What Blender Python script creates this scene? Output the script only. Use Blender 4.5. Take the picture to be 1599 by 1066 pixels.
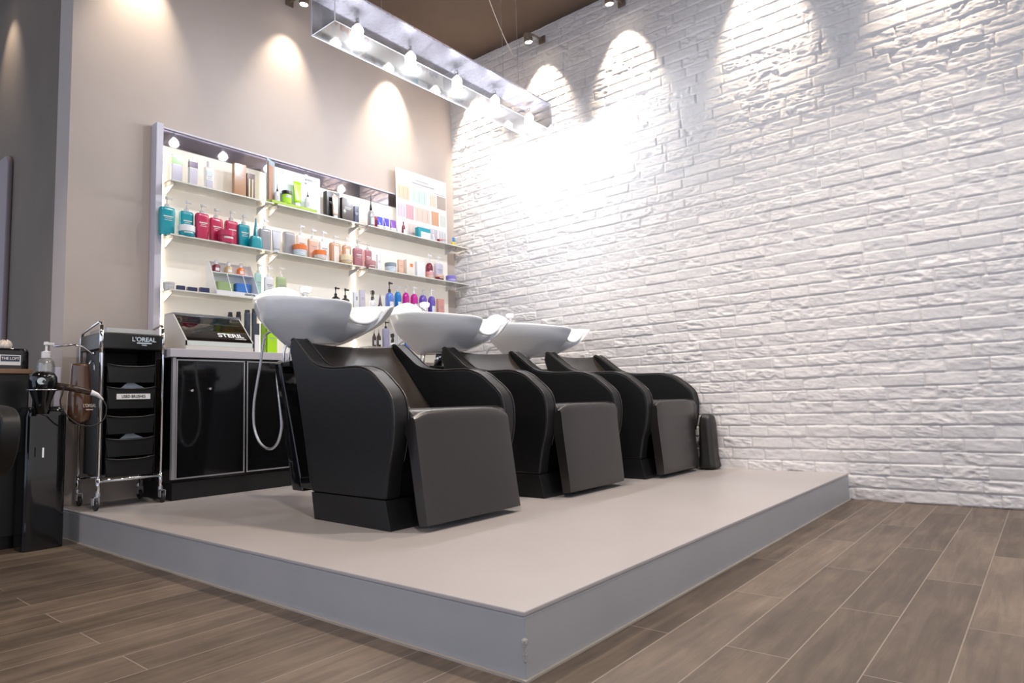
import bpy, bmesh, math, random
import numpy as np
from mathutils import Vector, Matrix
random.seed(7)
sc = bpy.context.scene
for o in list(bpy.data.objects):
    bpy.data.objects.remove(o)
COL = sc.collection

# ------------------------------------------------------------------ camera
YAW, PITCH, ROLL = 0.8852, 0.0925, -0.0321
fwd = Vector((math.sin(YAW)*math.cos(PITCH), math.cos(YAW)*math.cos(PITCH), math.sin(PITCH)))
rt = Vector((math.cos(YAW), -math.sin(YAW), 0.0))
up = rt.cross(fwd)
cr_, sr_ = math.cos(ROLL), math.sin(ROLL)
r2 = rt*cr_ + up*sr_
u2 = up*cr_ - rt*sr_
cam_d = bpy.data.cameras.new('camera')
cam = bpy.data.objects.new('camera', cam_d)
COL.objects.link(cam)
M = Matrix((r2, u2, -fwd)).transposed().to_4x4()
M.translation = Vector((-4.1749, -0.9522, 0.614))
cam.matrix_world = M
cam_d.sensor_width = 36.0
cam_d.lens = 1025.98/1599*36
cam_d.clip_start = 0.02
sc.camera = cam

# ------------------------------------------------------------------ world and light
w = bpy.data.worlds.new('world')
sc.world = w
w.use_nodes = True
wn = w.node_tree
bg = wn.nodes['Background']
tc = wn.nodes.new('ShaderNodeTexCoord')
sp = wn.nodes.new('ShaderNodeSeparateXYZ')
rp = wn.nodes.new('ShaderNodeValToRGB')
wn.links.new(tc.outputs['Generated'], sp.inputs[0])
mr = wn.nodes.new('ShaderNodeMapRange')
mr.inputs['From Min'].default_value = -1.0
wn.links.new(sp.outputs['X'], mr.inputs['Value'])
wn.links.new(mr.outputs[0], rp.inputs[0])
rp.color_ramp.elements[0].position = 0.0      # street daylight on the -X side
rp.color_ramp.elements[0].color = (0.70, 0.79, 0.99, 1)
rp.color_ramp.elements[1].position = 0.75
rp.color_ramp.elements[1].color = (0.56, 0.51, 0.475, 1)
wn.links.new(rp.outputs[0], bg.inputs['Color'])
bg.inputs['Strength'].default_value = 0.95

def aim(o, tgt):
    d = Vector(tgt) - o.location
    o.rotation_euler = d.to_track_quat('-Z', 'Y').to_euler()

def spot(name, loc, tgt, energy, color, size_deg, blend=0.35, radius=0.02):
    l = bpy.data.lights.new(name, 'SPOT')
    l.energy = energy; l.color = color
    l.spot_size = math.radians(size_deg); l.spot_blend = blend
    l.shadow_soft_size = radius
    o = bpy.data.objects.new(name, l)
    COL.objects.link(o); o.location = loc; aim(o, tgt)
    return o

WARM = (1.0, 0.80, 0.60)
# salon ceiling downlights over the floor in front of and left of the platform
spot('ceiling_downlight_beam', (-3.2, 0.3, 3.55), (-2.6, 1.4, 0.0), 95, (1.0, 0.88, 0.76), 110, 0.8, 0.08)
spot('ceiling_downlight_beam', (-1.5, -0.6, 3.55), (-1.4, -0.2, 0.0), 170, (1.0, 0.90, 0.80), 110, 0.8, 0.08)
spot('ceiling_downlight_beam', (-4.6, 2.6, 3.55), (-3.3, 2.0, 0.0), 70, WARM, 70, 0.6, 0.06)
spot('ceiling_downlight_beam', (-1.6, 1.2, 3.55), (-1.5, 1.0, 0.0), 80, WARM, 100, 0.8, 0.06)

sc.view_settings.view_transform = 'Standard'
sc.view_settings.look = 'None'
sc.view_settings.exposure = 0.5
sc.view_settings.gamma = 1.0
sc.view_settings.use_curve_mapping = False
sc.cycles.use_denoising = True
sc.cycles.max_bounces = 8
sc.cycles.transparent_max_bounces = 24
sc.cycles.sample_clamp_indirect = 6.0
sc.cycles.caustics_reflective = False
sc.cycles.caustics_refractive = False

# ------------------------------------------------------------------ helpers
def tag(o, label=None, cat=None, group=None, kind=None):
    if label: o['label'] = label
    if cat: o['category'] = cat
    if group: o['group'] = group
    if kind: o['kind'] = kind
    return o

def thing(name, loc, label, cat, group=None, rz=0.0):
    o = bpy.data.objects.new(name, None)
    o.empty_display_size = 0.05
    COL.objects.link(o); o.location = loc; o.rotation_euler = (0, 0, rz)
    return tag(o, label, cat, group)

def link_bm(name, bm, mat, parent=None, smooth=False, loc=None, rot=None, bevel=0, seg=2, subsurf=0):
    me = bpy.data.meshes.new(name)
    bmesh.ops.recalc_face_normals(bm, faces=bm.faces)
    bm.to_mesh(me); bm.free()
    if mat: me.materials.append(mat)
    o = bpy.data.objects.new(name, me)
    COL.objects.link(o)
    if parent: o.parent = parent
    if loc: o.location = loc
    if rot: o.rotation_euler = rot
    if smooth:
        for p in me.polygons: p.use_smooth = True
    if bevel:
        m = o.modifiers.new('bevel', 'BEVEL'); m.width = bevel; m.segments = seg; m.limit_method = 'ANGLE'
        m.angle_limit = math.radians(40)
        for p in me.polygons: p.use_smooth = True
        wnm = o.modifiers.new('wn', 'WEIGHTED_NORMAL')
    if subsurf:
        m = o.modifiers.new('sub', 'SUBSURF'); m.levels = subsurf; m.render_levels = subsurf
    return o

def box(bm, x0, x1, y0, y1, z0, z1):
    vs = [bm.verts.new(p) for p in ((x0,y0,z0),(x1,y0,z0),(x1,y1,z0),(x0,y1,z0),(x0,y0,z1),(x1,y0,z1),(x1,y1,z1),(x0,y1,z1))]
    for f in ((0,3,2,1),(4,5,6,7),(0,1,5,4),(1,2,6,5),(2,3,7,6),(3,0,4,7)):
        bm.faces.new([vs[i] for i in f])

def boxo(name, x0, x1, y0, y1, z0, z1, mat, parent=None, bevel=0, seg=2):
    bm = bmesh.new(); box(bm, x0, x1, y0, y1, z0, z1)
    return link_bm(name, bm, mat, parent, bevel=bevel, seg=seg)

def loft(bm, rings, cap=True):
    vr = [[bm.verts.new(p) for p in r] for r in rings]
    n = len(vr[0])
    for a, b in zip(vr, vr[1:]):
        for i in range(n):
            bm.faces.new((a[i], a[(i+1) % n], b[(i+1) % n], b[i]))
    if cap:
        bm.faces.new(vr[0][::-1]); bm.faces.new(vr[-1])

def lathe(bm, prof, cx=0, cy=0, n=20, sx=1, sy=1):
    rings = [[(cx+sx*r*math.cos(2*math.pi*i/n), cy+sy*r*math.sin(2*math.pi*i/n), z) for i in range(n)] for r, z in prof]
    loft(bm, rings)

def srect(wd, dp, z, n=24, e=4.0, cx=0, cy=0):
    out = []
    for i in range(n):
        t = 2*math.pi*(i+.5)/n
        c, s = math.cos(t), math.sin(t)
        out.append((cx+wd/2*math.copysign(abs(c)**(2/e), c), cy+dp/2*math.copysign(abs(s)**(2/e), s), z))
    return out

def tube(bm, pts, r, n=8, closed=False):
    pts = [Vector(p) for p in pts]
    m = len(pts); rings = []
    ref = Vector((0.13, 0.21, 1)).normalized()
    for i, p in enumerate(pts):
        t = (pts[min(i+1, m-1)] - pts[max(i-1, 0)])
        if t.length < 1e-9: t = Vector((0, 0, 1))
        t.normalize()
        a = t.cross(ref)
        if a.length < 1e-3: a = t.cross(Vector((1, 0, 0)))
        a.normalize(); b = t.cross(a)
        rr = r[i] if isinstance(r, (list, tuple)) else r
        rings.append([tuple(p + rr*(math.cos(2*math.pi*k/n)*a + math.sin(2*math.pi*k/n)*b)) for k in range(n)])
    loft(bm, rings)

def smooth_path(P, n=8):
    P = [Vector(p) for p in P]; out = []
    for i in range(len(P)-1):
        p0, p1, p2, p3 = P[max(i-1,0)], P[i], P[i+1], P[min(i+2,len(P)-1)]
        for k in range(n):
            t = k/n
            out.append(.5*((2*p1)+(p2-p0)*t+(2*p0-5*p1+4*p2-p3)*t*t+(3*p1-p0-3*p2+p3)*t**3))
    out.append(P[-1]); return out

def prism(bm, poly, axis, a0, a1):
    """poly: 2D outline; axis 'x' -> (y,z) outline extruded in x, 'y' -> (x,z), 'z' -> (x,y)"""
    def P(q, a):
        return {'x': (a, q[0], q[1]), 'y': (q[0], a, q[1]), 'z': (q[0], q[1], a)}[axis]
    A = [bm.verts.new(P(q, a0)) for q in poly]; B = [bm.verts.new(P(q, a1)) for q in poly]
    n = len(poly)
    bm.faces.new(A[::-1]); bm.faces.new(B)
    for i in range(n): bm.faces.new((A[i], A[(i+1) % n], B[(i+1) % n], B[i]))

def text(name, s, size, mat, parent, loc, rot=(math.pi/2, 0, 0), depth=0.0006, sx=1.0, bold=0.0):
    c = bpy.data.curves.new(name, 'FONT'); c.body = s; c.size = size; c.extrude = depth
    c.align_x = 'CENTER'; c.align_y = 'CENTER'; c.offset = bold
    t = bpy.data.objects.new('tmp', c); COL.objects.link(t)
    dg = bpy.context.evaluated_depsgraph_get()
    me = bpy.data.meshes.new_from_object(t.evaluated_get(dg))
    bpy.data.objects.remove(t)
    me.materials.clear(); me.materials.append(mat)
    o = bpy.data.objects.new(name, me); COL.objects.link(o)
    o.parent = parent; o.location = loc; o.rotation_euler = rot; o.scale = (sx, 1, 1)
    return o

# ------------------------------------------------------------------ materials
MATS = {}
def mat(name, col=(.8,.8,.8), rough=.5, metal=0, emit=0, ecol=None, coat=0, spec=.5, bump=0, bscale=60, trans=0, alpha=None):
    if name in MATS: return MATS[name]
    m = bpy.data.materials.new(name); m.use_nodes = True
    nt = m.node_tree; b = nt.nodes['Principled BSDF']
    b.inputs['Base Color'].default_value = (*col, 1)
    b.inputs['Roughness'].default_value = rough
    b.inputs['Metallic'].default_value = metal
    b.inputs['Specular IOR Level'].default_value = spec
    b.inputs['Coat Weight'].default_value = coat
    b.inputs['Coat Roughness'].default_value = .08
    b.inputs['Transmission Weight'].default_value = trans
    if emit:
        b.inputs['Emission Color'].default_value = (*(ecol or col), 1)
        b.inputs['Emission Strength'].default_value = emit
    # slight procedural tone variation so nothing is a flat fill
    tcn = nt.nodes.new('ShaderNodeTexCoord')
    nz = nt.nodes.new('ShaderNodeTexNoise'); nz.inputs['Scale'].default_value = bscale
    nz.inputs['Detail'].default_value = 4
    nt.links.new(tcn.outputs['Object'], nz.inputs['Vector'])
    if bump:
        bp = nt.nodes.new('ShaderNodeBump'); bp.inputs['Strength'].default_value = bump
        bp.inputs['Distance'].default_value = 0.003
        nt.links.new(nz.outputs['Fac'], bp.inputs['Height'])
        nt.links.new(bp.outputs[0], b.inputs['Normal'])
    else:
        mrn = nt.nodes.new('ShaderNodeMapRange')
        mrn.inputs['To Min'].default_value = max(0, rough-.04); mrn.inputs['To Max'].default_value = min(1, rough+.04)
        nt.links.new(nz.outputs['Fac'], mrn.inputs['Value'])
        nt.links.new(mrn.outputs[0], b.inputs['Roughness'])
    MATS[name] = m
    return m

def glassy(name, tint, refl=.12, rough=.03, opacity=0.0):
    """thin clear sheet: transparent with a Fresnel reflection"""
    m = bpy.data.materials.new(name); m.use_nodes = True
    nt = m.node_tree; nt.nodes.clear()
    out = nt.nodes.new('ShaderNodeOutputMaterial')
    tr = nt.nodes.new('ShaderNodeBsdfTransparent'); tr.inputs[0].default_value = (*tint, 1)
    gl = nt.nodes.new('ShaderNodeBsdfGlossy'); gl.inputs['Roughness'].default_value = rough
    df = nt.nodes.new('ShaderNodeBsdfDiffuse'); df.inputs[0].default_value = (.8, .8, .78, 1)
    lw = nt.nodes.new('ShaderNodeLayerWeight'); lw.inputs['Blend'].default_value = .35
    ma = nt.nodes.new('ShaderNodeMath'); ma.operation = 'MULTIPLY_ADD'
    ma.inputs[1].default_value = .7; ma.inputs[2].default_value = refl
    nt.links.new(lw.outputs['Fresnel'], ma.inputs[0])
    m0 = nt.nodes.new('ShaderNodeMixShader'); m0.inputs[0].default_value = opacity
    nt.links.new(tr.outputs[0], m0.inputs[1]); nt.links.new(df.outputs[0], m0.inputs[2])
    mx = nt.nodes.new('ShaderNodeMixShader')
    nt.links.new(ma.outputs[0], mx.inputs[0]); nt.links.new(m0.outputs[0], mx.inputs[1]); nt.links.new(gl.outputs[0], mx.inputs[2])
    nt.links.new(mx.outputs[0], out.inputs[0])
    MATS[name] = m
    return m

def noise_paint(name, c1, c2, scale, rough=.85, bump=.05):
    m = bpy.data.materials.new(name); m.use_nodes = True
    nt = m.node_tree; b = nt.nodes['Principled BSDF']; b.inputs['Roughness'].default_value = rough
    tcn = nt.nodes.new('ShaderNodeTexCoord'); nz = nt.nodes.new('ShaderNodeTexNoise')
    nz.inputs['Scale'].default_value = scale; nz.inputs['Detail'].default_value = 6
    nt.links.new(tcn.outputs['Object'], nz.inputs['Vector'])
    cr = nt.nodes.new('ShaderNodeValToRGB')
    cr.color_ramp.elements[0].color = (*c1, 1); cr.color_ramp.elements[1].color = (*c2, 1)
    cr.color_ramp.elements[0].position = .3; cr.color_ramp.elements[1].position = .7
    nt.links.new(nz.outputs['Fac'], cr.inputs[0]); nt.links.new(cr.outputs[0], b.inputs['Base Color'])
    nz2 = nt.nodes.new('ShaderNodeTexNoise'); nz2.inputs['Scale'].default_value = 180
    nt.links.new(tcn.outputs['Object'], nz2.inputs['Vector'])
    bp = nt.nodes.new('ShaderNodeBump'); bp.inputs['Strength'].default_value = bump; bp.inputs['Distance'].default_value = .002
    nt.links.new(nz2.outputs['Fac'], bp.inputs['Height']); nt.links.new(bp.outputs[0], b.inputs['Normal'])
    MATS[name] = m
    return m

M_wall2 = noise_paint('taupe_wall_paint_shaded', (.17,.14,.118), (.19,.158,.132), 3)  # same taupe paint, darkened so its colour carries the receding wall's shade
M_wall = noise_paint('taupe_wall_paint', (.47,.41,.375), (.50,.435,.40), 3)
M_ceil = noise_paint('brown_ceiling_paint', (.085,.058,.042), (.10,.068,.050), 3)
M_plat = noise_paint('grey_screed', (.44,.41,.405), (.48,.445,.44), 2.2, rough=.36, bump=.02)
M_rise = noise_paint('grey_riser_paint', (.40,.40,.41), (.43,.43,.435), 4, rough=.42, bump=.04)
M_brick = noise_paint('white_brick_paint', (.69,.665,.655), (.75,.725,.715), 40, rough=.55, bump=.25)
M_leather = mat('black_leather', (.008,.008,.0088), .42, bump=.22, bscale=420, spec=.36)
M_leather2 = mat('black_leather_cushion', (.018,.0150,.014), .30, bump=.18, bscale=380, spec=.6, coat=.15)
M_leather3 = mat('black_leather_back', (.022,.016,.013), .24, bump=.12, bscale=380, spec=.7, coat=.4)
M_black = mat('black_plastic', (.007,.007,.0075), .30)
M_blackgloss = mat('black_gloss', (.006,.006,.007), .07, spec=.6)
M_blackmatt = mat('black_matt', (.007,.007,.0075), .5)
M_chrome = mat('chrome', (.85,.86,.88), .08, metal=1)
M_alu = mat('aluminium_edge', (.62,.62,.66), .3, metal=.7)
M_ceramic = mat('white_ceramic', (.95,.965,.975), .13, coat=.6, spec=.5)
M_white = mat('white_plastic', (.85,.85,.86), .4)
M_cream = mat('cream_board', (.78,.74,.68), .6)
M_rubber = mat('rubber', (.02,.02,.02), .6)
M_mirror = mat('mirror', (.38,.35,.38), .02, metal=1)
M_glass = glassy('shelf_glass', (.95,.95,.93), .15, .03, opacity=.04)
M_acryl = glassy('clear_acrylic', (.96,.955,.965), .05, .02, opacity=.035)
M_edge = mat('glass_edge', (.74,.74,.66), .2)
M_top = mat('worktop_grey', (.50,.49,.54), .35)
M_frame = mat('lavender_frame', (.62,.60,.68), .45)
M_lens = mat('lamp_lens', (1,.95,.85), .5, emit=22, ecol=(1,.86,.68))
M_bulb = mat('frosted_bulb', (1,1,1), .5, emit=42, ecol=(.93,.95,1))
M_led = mat('led_strip', (1,.95,.85), .5, emit=5.5, ecol=(1,.86,.64))
M_panel = mat('opal_back_panel', (.74,.70,.64), .6, emit=.20, ecol=(1,.90,.74))
M_skirt = mat('lime_grout', (.42,.37,.32), .8)

# ------------------------------------------------------------------ setting
def vnoise(y, z, s, seed):
    rs = np.random.RandomState(seed)
    G = rs.rand(256, 256)
    a, b = y/s, z/s
    i, j = np.floor(a).astype(int), np.floor(b).astype(int)
    fa, fb = a-i, b-j
    fa = fa*fa*(3-2*fa); fb = fb*fb*(3-2*fb)
    g = lambda p, q: G[p % 256, q % 256]
    return (g(i, j)*(1-fa)+g(i+1, j)*fa)*(1-fb)+(g(i, j+1)*(1-fa)+g(i+1, j+1)*fa)*fb

def brick_wall():
    y0, y1, z0, z1 = -2.6, 3.10, 0.0, 3.66
    NY, NZ = 960, 800
    Y, Z = np.meshgrid(np.linspace(y0, y1, NY), np.linspace(z0, z1, NZ), indexing='ij')
    CH = 0.0703
    row = np.floor(Z/CH).astype(int)
    v = (Z-row*CH)/CH
    rs = np.random.RandomState(11)
    H = np.zeros_like(Y)
    wob = (vnoise(Y, Z, .05, 1)-.5)*.005
    for r in range(row.max()+1):
        m = row == r
        edges = [y0-.3+rs.rand()*.2]
        while edges[-1] < y1+.1: edges.append(edges[-1]+rs.uniform(.175, .255))
        edges = np.array(edges); nb = len(edges)
        yy = Y[m]+wob[m]; zz = Z[m]
        k = np.clip(np.searchsorted(edges, yy)-1, 0, nb-2)
        dl = yy-edges[k]; dr = edges[k+1]-yy
        db = (zz-r*CH)+wob[m]*.6; dt = (r+1)*CH-zz-wob[m]*.6
        j = .0028
        dside = np.minimum(dl, dr)-j; dv = np.minimum(db, dt)-j
        base = rs.uniform(.007, .015, nb)[k]
        ty = rs.uniform(-1, 1, nb)[k]*.004; tz = rs.uniform(-1, 1, nb)[k]*.004
        u = dl/(dl+dr)-.5; w_ = (zz-r*CH)/CH-.5
        prof = np.clip(np.minimum(dside, dv)/.0065, 0, 1); prof = np.sqrt(np.clip(prof*(2-prof), 0, 1))
        rough = rs.uniform(.2, 1.0, nb)[k]
        # slanted chips: ridged noise, sheared with the brick
        sh = rs.uniform(-.6, .6, nb)[k]; off = rs.uniform(0, 50, nb)[k]
        a = yy+sh*zz+off; b = zz*1.9-yy*.25+off
        n1 = 1-np.abs(2*vnoise(a, b, .034, 3)-1); n2 = 1-np.abs(2*vnoise(a, b, .015, 5)-1)
        n3 = vnoise(a, b, .007, 8)
        chip = np.clip(vnoise(a, b, .055, 9)-.58, 0, 1)*.035
        h = base+ty*u*2+tz*w_*2+rough*(.0075*(n1-.6)+.0042*(n2-.5)+.0016*n3)-chip*rough
        filled = (rs.rand(nb) < .10)[k]                      # joints smeared over with paint
        low = np.where(filled, .004, 0.0)
        H[m] = np.maximum(low, h)*prof + low*(1-prof)
    H *= .72
    H += .0005*vnoise(Y, Z, .01, 21)
    V = np.stack([-H, Y, Z], -1).reshape(-1, 3).astype(np.float32)
    idx = np.arange(NY*NZ).reshape(NY, NZ)
    q = np.stack([idx[:-1, :-1], idx[:-1, 1:], idx[1:, 1:], idx[1:, :-1]], -1).reshape(-1, 4).astype(np.int32)
    me = bpy.data.meshes.new('wall_right')
    me.vertices.add(len(V)); me.vertices.foreach_set('co', V.ravel())
    me.loops.add(q.size); me.loops.foreach_set('vertex_index', q.ravel())
    me.polygons.add(len(q)); me.polygons.foreach_set('loop_start', np.arange(0, q.size, 4, dtype=np.int32))
    me.polygons.foreach_set('loop_total', np.full(len(q), 4, dtype=np.int32))
    me.update(calc_edges=True)
    me.polygons.foreach_set('use_smooth', np.ones(len(q), dtype=bool))
    me.materials.append(M_brick)
    o = bpy.data.objects.new('wall_right', me); COL.objects.link(o)
    return tag(o, 'white painted rough brick wall', kind='structure')
brick_wall()

def st(o, label=None): return tag(o, label, kind='structure')
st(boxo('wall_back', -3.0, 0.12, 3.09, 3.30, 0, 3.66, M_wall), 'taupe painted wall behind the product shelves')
st(boxo('wall_left', -3.0, -2.88, 3.301, 7.5, 0, 3.66, M_wall2), 'shade-darkened taupe wall running back behind the styling station')
st(boxo('wall_right_core', 0.0005, 0.12, -2.6, 3.089, 0, 3.66, M_wall))
bpy.data.objects['wall_right_core'].name = 'wall_outer'
st(boxo('ceiling', -7.5, 0.12, -2.6, 7.5, 3.661, 3.76, M_ceil), 'brown painted ceiling')

# arched recess door in the receding wall
bm = bmesh.new()
arc = [(4.14, 0.0), (4.14, 2.25)]+[(4.24-.10*math.cos(t), 2.25+.08*math.sin(t)) for t in np.linspace(0, math.pi/2, 6)[1:]]+[(5.0, 2.33), (5.0, 0.0)]
prism(bm, arc, 'x', -3.03, -3.0)
st(link_bm('door_1', bm, mat('mauve_door_paint', (.24,.20,.22), .6), bevel=.01), 'mauve door with rounded corner')

# floor
m = bpy.data.materials.new('wood_look_planks'); m.use_nodes = True
nt = m.node_tree; b = nt.nodes['Principled BSDF']
N = nt.nodes.new; Lk = nt.links.new
tcn = N('ShaderNodeTexCoord'); mp = N('ShaderNodeMapping'); mp.inputs['Location'].default_value = (3.47, .5785, 0)
Lk(tcn.outputs['Object'], mp.inputs['Vector'])
bk = N('ShaderNodeTexBrick'); bk.offset = .5; bk.offset_frequency = 2
bk.inputs['Scale'].default_value = 1; bk.inputs['Brick Width'].default_value = .92; bk.inputs['Row Height'].default_value = .1525
bk.inputs['Mortar Size'].default_value = .0016; bk.inputs['Mortar Smooth'].default_value = .2
bk.inputs['Color1'].default_value = (0, 0, 0, 1); bk.inputs['Color2'].default_value = (1, 1, 1, 1); bk.inputs['Bias'].default_value = 0
Lk(mp.outputs[0], bk.inputs['Vector'])
mg = N('ShaderNodeMapping'); mg.inputs['Scale'].default_value = (1.6, 16, 1)
Lk(tcn.outputs['Object'], mg.inputs['Vector'])
addv = N('ShaderNodeVectorMath'); addv.operation = 'ADD'; scl = N('ShaderNodeVectorMath'); scl.operation = 'SCALE'; scl.inputs['Scale'].default_value = 7.0
Lk(bk.outputs['Color'], scl.inputs[0]); Lk(mg.outputs[0], addv.inputs[0]); Lk(scl.outputs[0], addv.inputs[1])
ng = N('ShaderNodeTexNoise'); ng.inputs['Scale'].default_value = 1.6; ng.inputs['Detail'].default_value = 9; ng.inputs['Roughness'].default_value = .65; ng.inputs['Distortion'].default_value = .6
Lk(addv.outputs[0], ng.inputs['Vector'])
nb = N('ShaderNodeTexNoise'); nb.inputs['Scale'].default_value = 3.2; nb.inputs['Detail'].default_value = 7; nb.inputs['Roughness'].default_value = .6
Lk(tcn.outputs['Object'], nb.inputs['Vector'])
mixn = N('ShaderNodeMix'); mixn.data_type = 'FLOAT'; mixn.inputs[0].default_value = .45
Lk(ng.outputs['Fac'], mixn.inputs[2]); Lk(nb.outputs['Fac'], mixn.inputs[3])
cr = N('ShaderNodeValToRGB'); e = cr.color_ramp.elements
e[0].position = .34; e[0].color = (.085, .060, .042, 1); e[1].position = .66; e[1].color = (.255, .190, .138, 1)
k = e.new(.5); k.color = (.160, .117, .084, 1)
Lk(mixn.outputs[0], cr.inputs[0])
tone = N('ShaderNodeMix'); tone.data_type = 'RGBA'; tone.blend_type = 'MULTIPLY'; tone.inputs[0].default_value = .35
Lk(cr.outputs[0], tone.inputs[6]); Lk(bk.outputs['Color'], tone.inputs[7])
bright = N('ShaderNodeMix'); bright.data_type = 'RGBA'; bright.blend_type = 'ADD'; bright.inputs[0].default_value = .012
Lk(tone.outputs[2], bright.inputs[6]); Lk(bk.outputs['Color'], bright.inputs[7])
mort = N('ShaderNodeMix'); mort.data_type = 'RGBA'; mort.inputs[7].default_value = (.30, .25, .205, 1)
Lk(bk.outputs['Fac'], mort.inputs[0]); Lk(bright.outputs[2], mort.inputs[6]); Lk(mort.outputs[2], b.inputs['Base Color'])
mrr = N('ShaderNodeMapRange'); mrr.inputs['To Min'].default_value = .34; mrr.inputs['To Max'].default_value = .58
Lk(nb.outputs['Fac'], mrr.inputs['Value']); Lk(mrr.outputs[0], b.inputs['Roughness'])
bp = N('ShaderNodeBump'); bp.inputs['Strength'].default_value = .18; bp.inputs['Distance'].default_value = .004
Lk(ng.outputs['Fac'], bp.inputs['Height']); Lk(bp.outputs[0], b.inputs['Normal'])
st(boxo('floor', -7.5, 0.12, -2.6, 7.5, -0.08, 0.0, m), 'brown wood look plank floor')

# platform: a screed-topped step with painted risers
def platform():
    W, H, D = -3.0, 0.15, 3.088
    root = thing('platform', (0, 0, 0), 'raised grey platform step the wash chairs stand on', 'platform')
    bm = bmesh.new()
    box(bm, W, -.006, 0, D, .0, H-.012)
    # small chip knocked off the outer corner
    r = link_bm('riser', bm, M_rise, root, bevel=.004)
    bm = bmesh.new()
    box(bm, W-.002, -.006, -.002, D, H-.012, H)
    link_bm('platform_top', bm, M_plat, root, bevel=.003)
    bm = bmesh.new()
    rs = random.Random(4)
    for k in range(7):
        zc = .045+.012*k*.55; rr = .006+rs.random()*.004
        bmesh.ops.create_icosphere(bm, subdivisions=1, radius=rr, matrix=Matrix.Translation((W+.002, .002, zc)))
    link_bm('chipped_corner', bm, mat('bare_plaster', (.40,.38,.36), .9), root)
    bm = bmesh.new()
    box(bm, W-.009, -.006, -.008, -.0005, 0, .005); box(bm, W-.009, W-.0005, -.0005, D, 0, .005)
    link_bm('grout_line', bm, M_skirt, root)
    return root
platform()

# ------------------------------------------------------------------ wall-washing spots (lamp + its light)
def wall_spot(loc, tgt, energy, size, label, group, col=(1,.83,.64)):
    t = thing('ceiling_spotlight', loc, label, 'spotlight', group)
    d = (Vector(tgt)-Vector(loc)).normalized()
    tilt = Vector((d.x*.35, d.y*.35, -1)).normalized()
    q = tilt.to_track_quat('-Z', 'Y').to_euler()
    bm = bmesh.new(); lathe(bm, [(.030, .0), (.033, .004), (.033, .060), (.028, .066), (.010, .067)], n=24)
    link_bm('lamp_housing', bm, mat('spot_housing', (.30,.24,.19), .4, metal=.6), t, smooth=False, rot=q, bevel=0)
    bm = bmesh.new(); lathe(bm, [(.0265, -.0015), (.0265, .003)], n=24)
    link_bm('lens', bm, M_lens, t, rot=q)
    bm = bmesh.new(); zc = 3.661-loc[2]
    wx = (.182, 0) if group.endswith('brick wall') else (0, .182)
    tube(bm, [(0, 0, .055), (wx[0]*.3, wx[1]*.3, .085), (wx[0], wx[1], .095)], .009)
    link_bm('arm', bm, MATS['spot_housing'], t)
    bm = bmesh.new(); box(bm, wx[0]-.006 if wx[0] else -.03, wx[0]+.004 if wx[0] else .03, wx[1]-.006 if wx[1] else -.03, wx[1]+.004 if wx[1] else .03, .065, .125)
    link_bm('wall_plate', bm, MATS['spot_housing'], t)
    l = spot('spotlight_beam', (0, 0, 0), (0, 0, -1), energy, col, size+8, .95, .018)
    l.location = Vector(loc)+tilt*.012
    aim(l, tgt)
    return t

GB = 'spotlights along the brick wall'; GW = 'spotlights along the shelf wall'
ZL = 3.45
for y, lab, en in ((2.76, 'ceiling spotlight in the corner above the lit glass fixture', 190), (2.03, 'ceiling spotlight on the brick wall just right of the clear fixture', 100),
               (1.29, 'ceiling spotlight at the top edge of the picture over the brick wall', 85), (.30, 'ceiling spotlight above the right half of the brick wall', 100)):
    wall_spot((-.20, y, ZL), (0.0, y, ZL-.40), en, 58, lab, GB)
wall_spot((-.20, -.62, ZL), (0.0, -.62, ZL-.40), 90, 58, 'ceiling spotlight above the brick wall, close to the one over its right half', GB)
wall_spot((-.20, -1.35, ZL), (0.0, -1.35, ZL-.40), 30, 58, 'ceiling spotlight furthest from the corner over the brick wall', GB)
for x, lab, en, dz in ((-2.63, 'ceiling spotlight above the left end of the product shelves', 34, 0), (-1.66, 'ceiling spotlight left of the clear fixture', 24, 0),
               (-.70, 'ceiling spotlight hidden behind the clear fixture', 62, 0)):
    wall_spot((x, 2.90, ZL), (x-.04, 3.09, ZL-.50), en, 56, lab, GW)
# warm spots further down the receding wall and by the styling station
wall_spot((-3.25, 4.3, ZL), (-3.0, 4.3, 3.0), 14, 60, 'ceiling spotlight by the receding taupe wall', GW)

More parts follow.
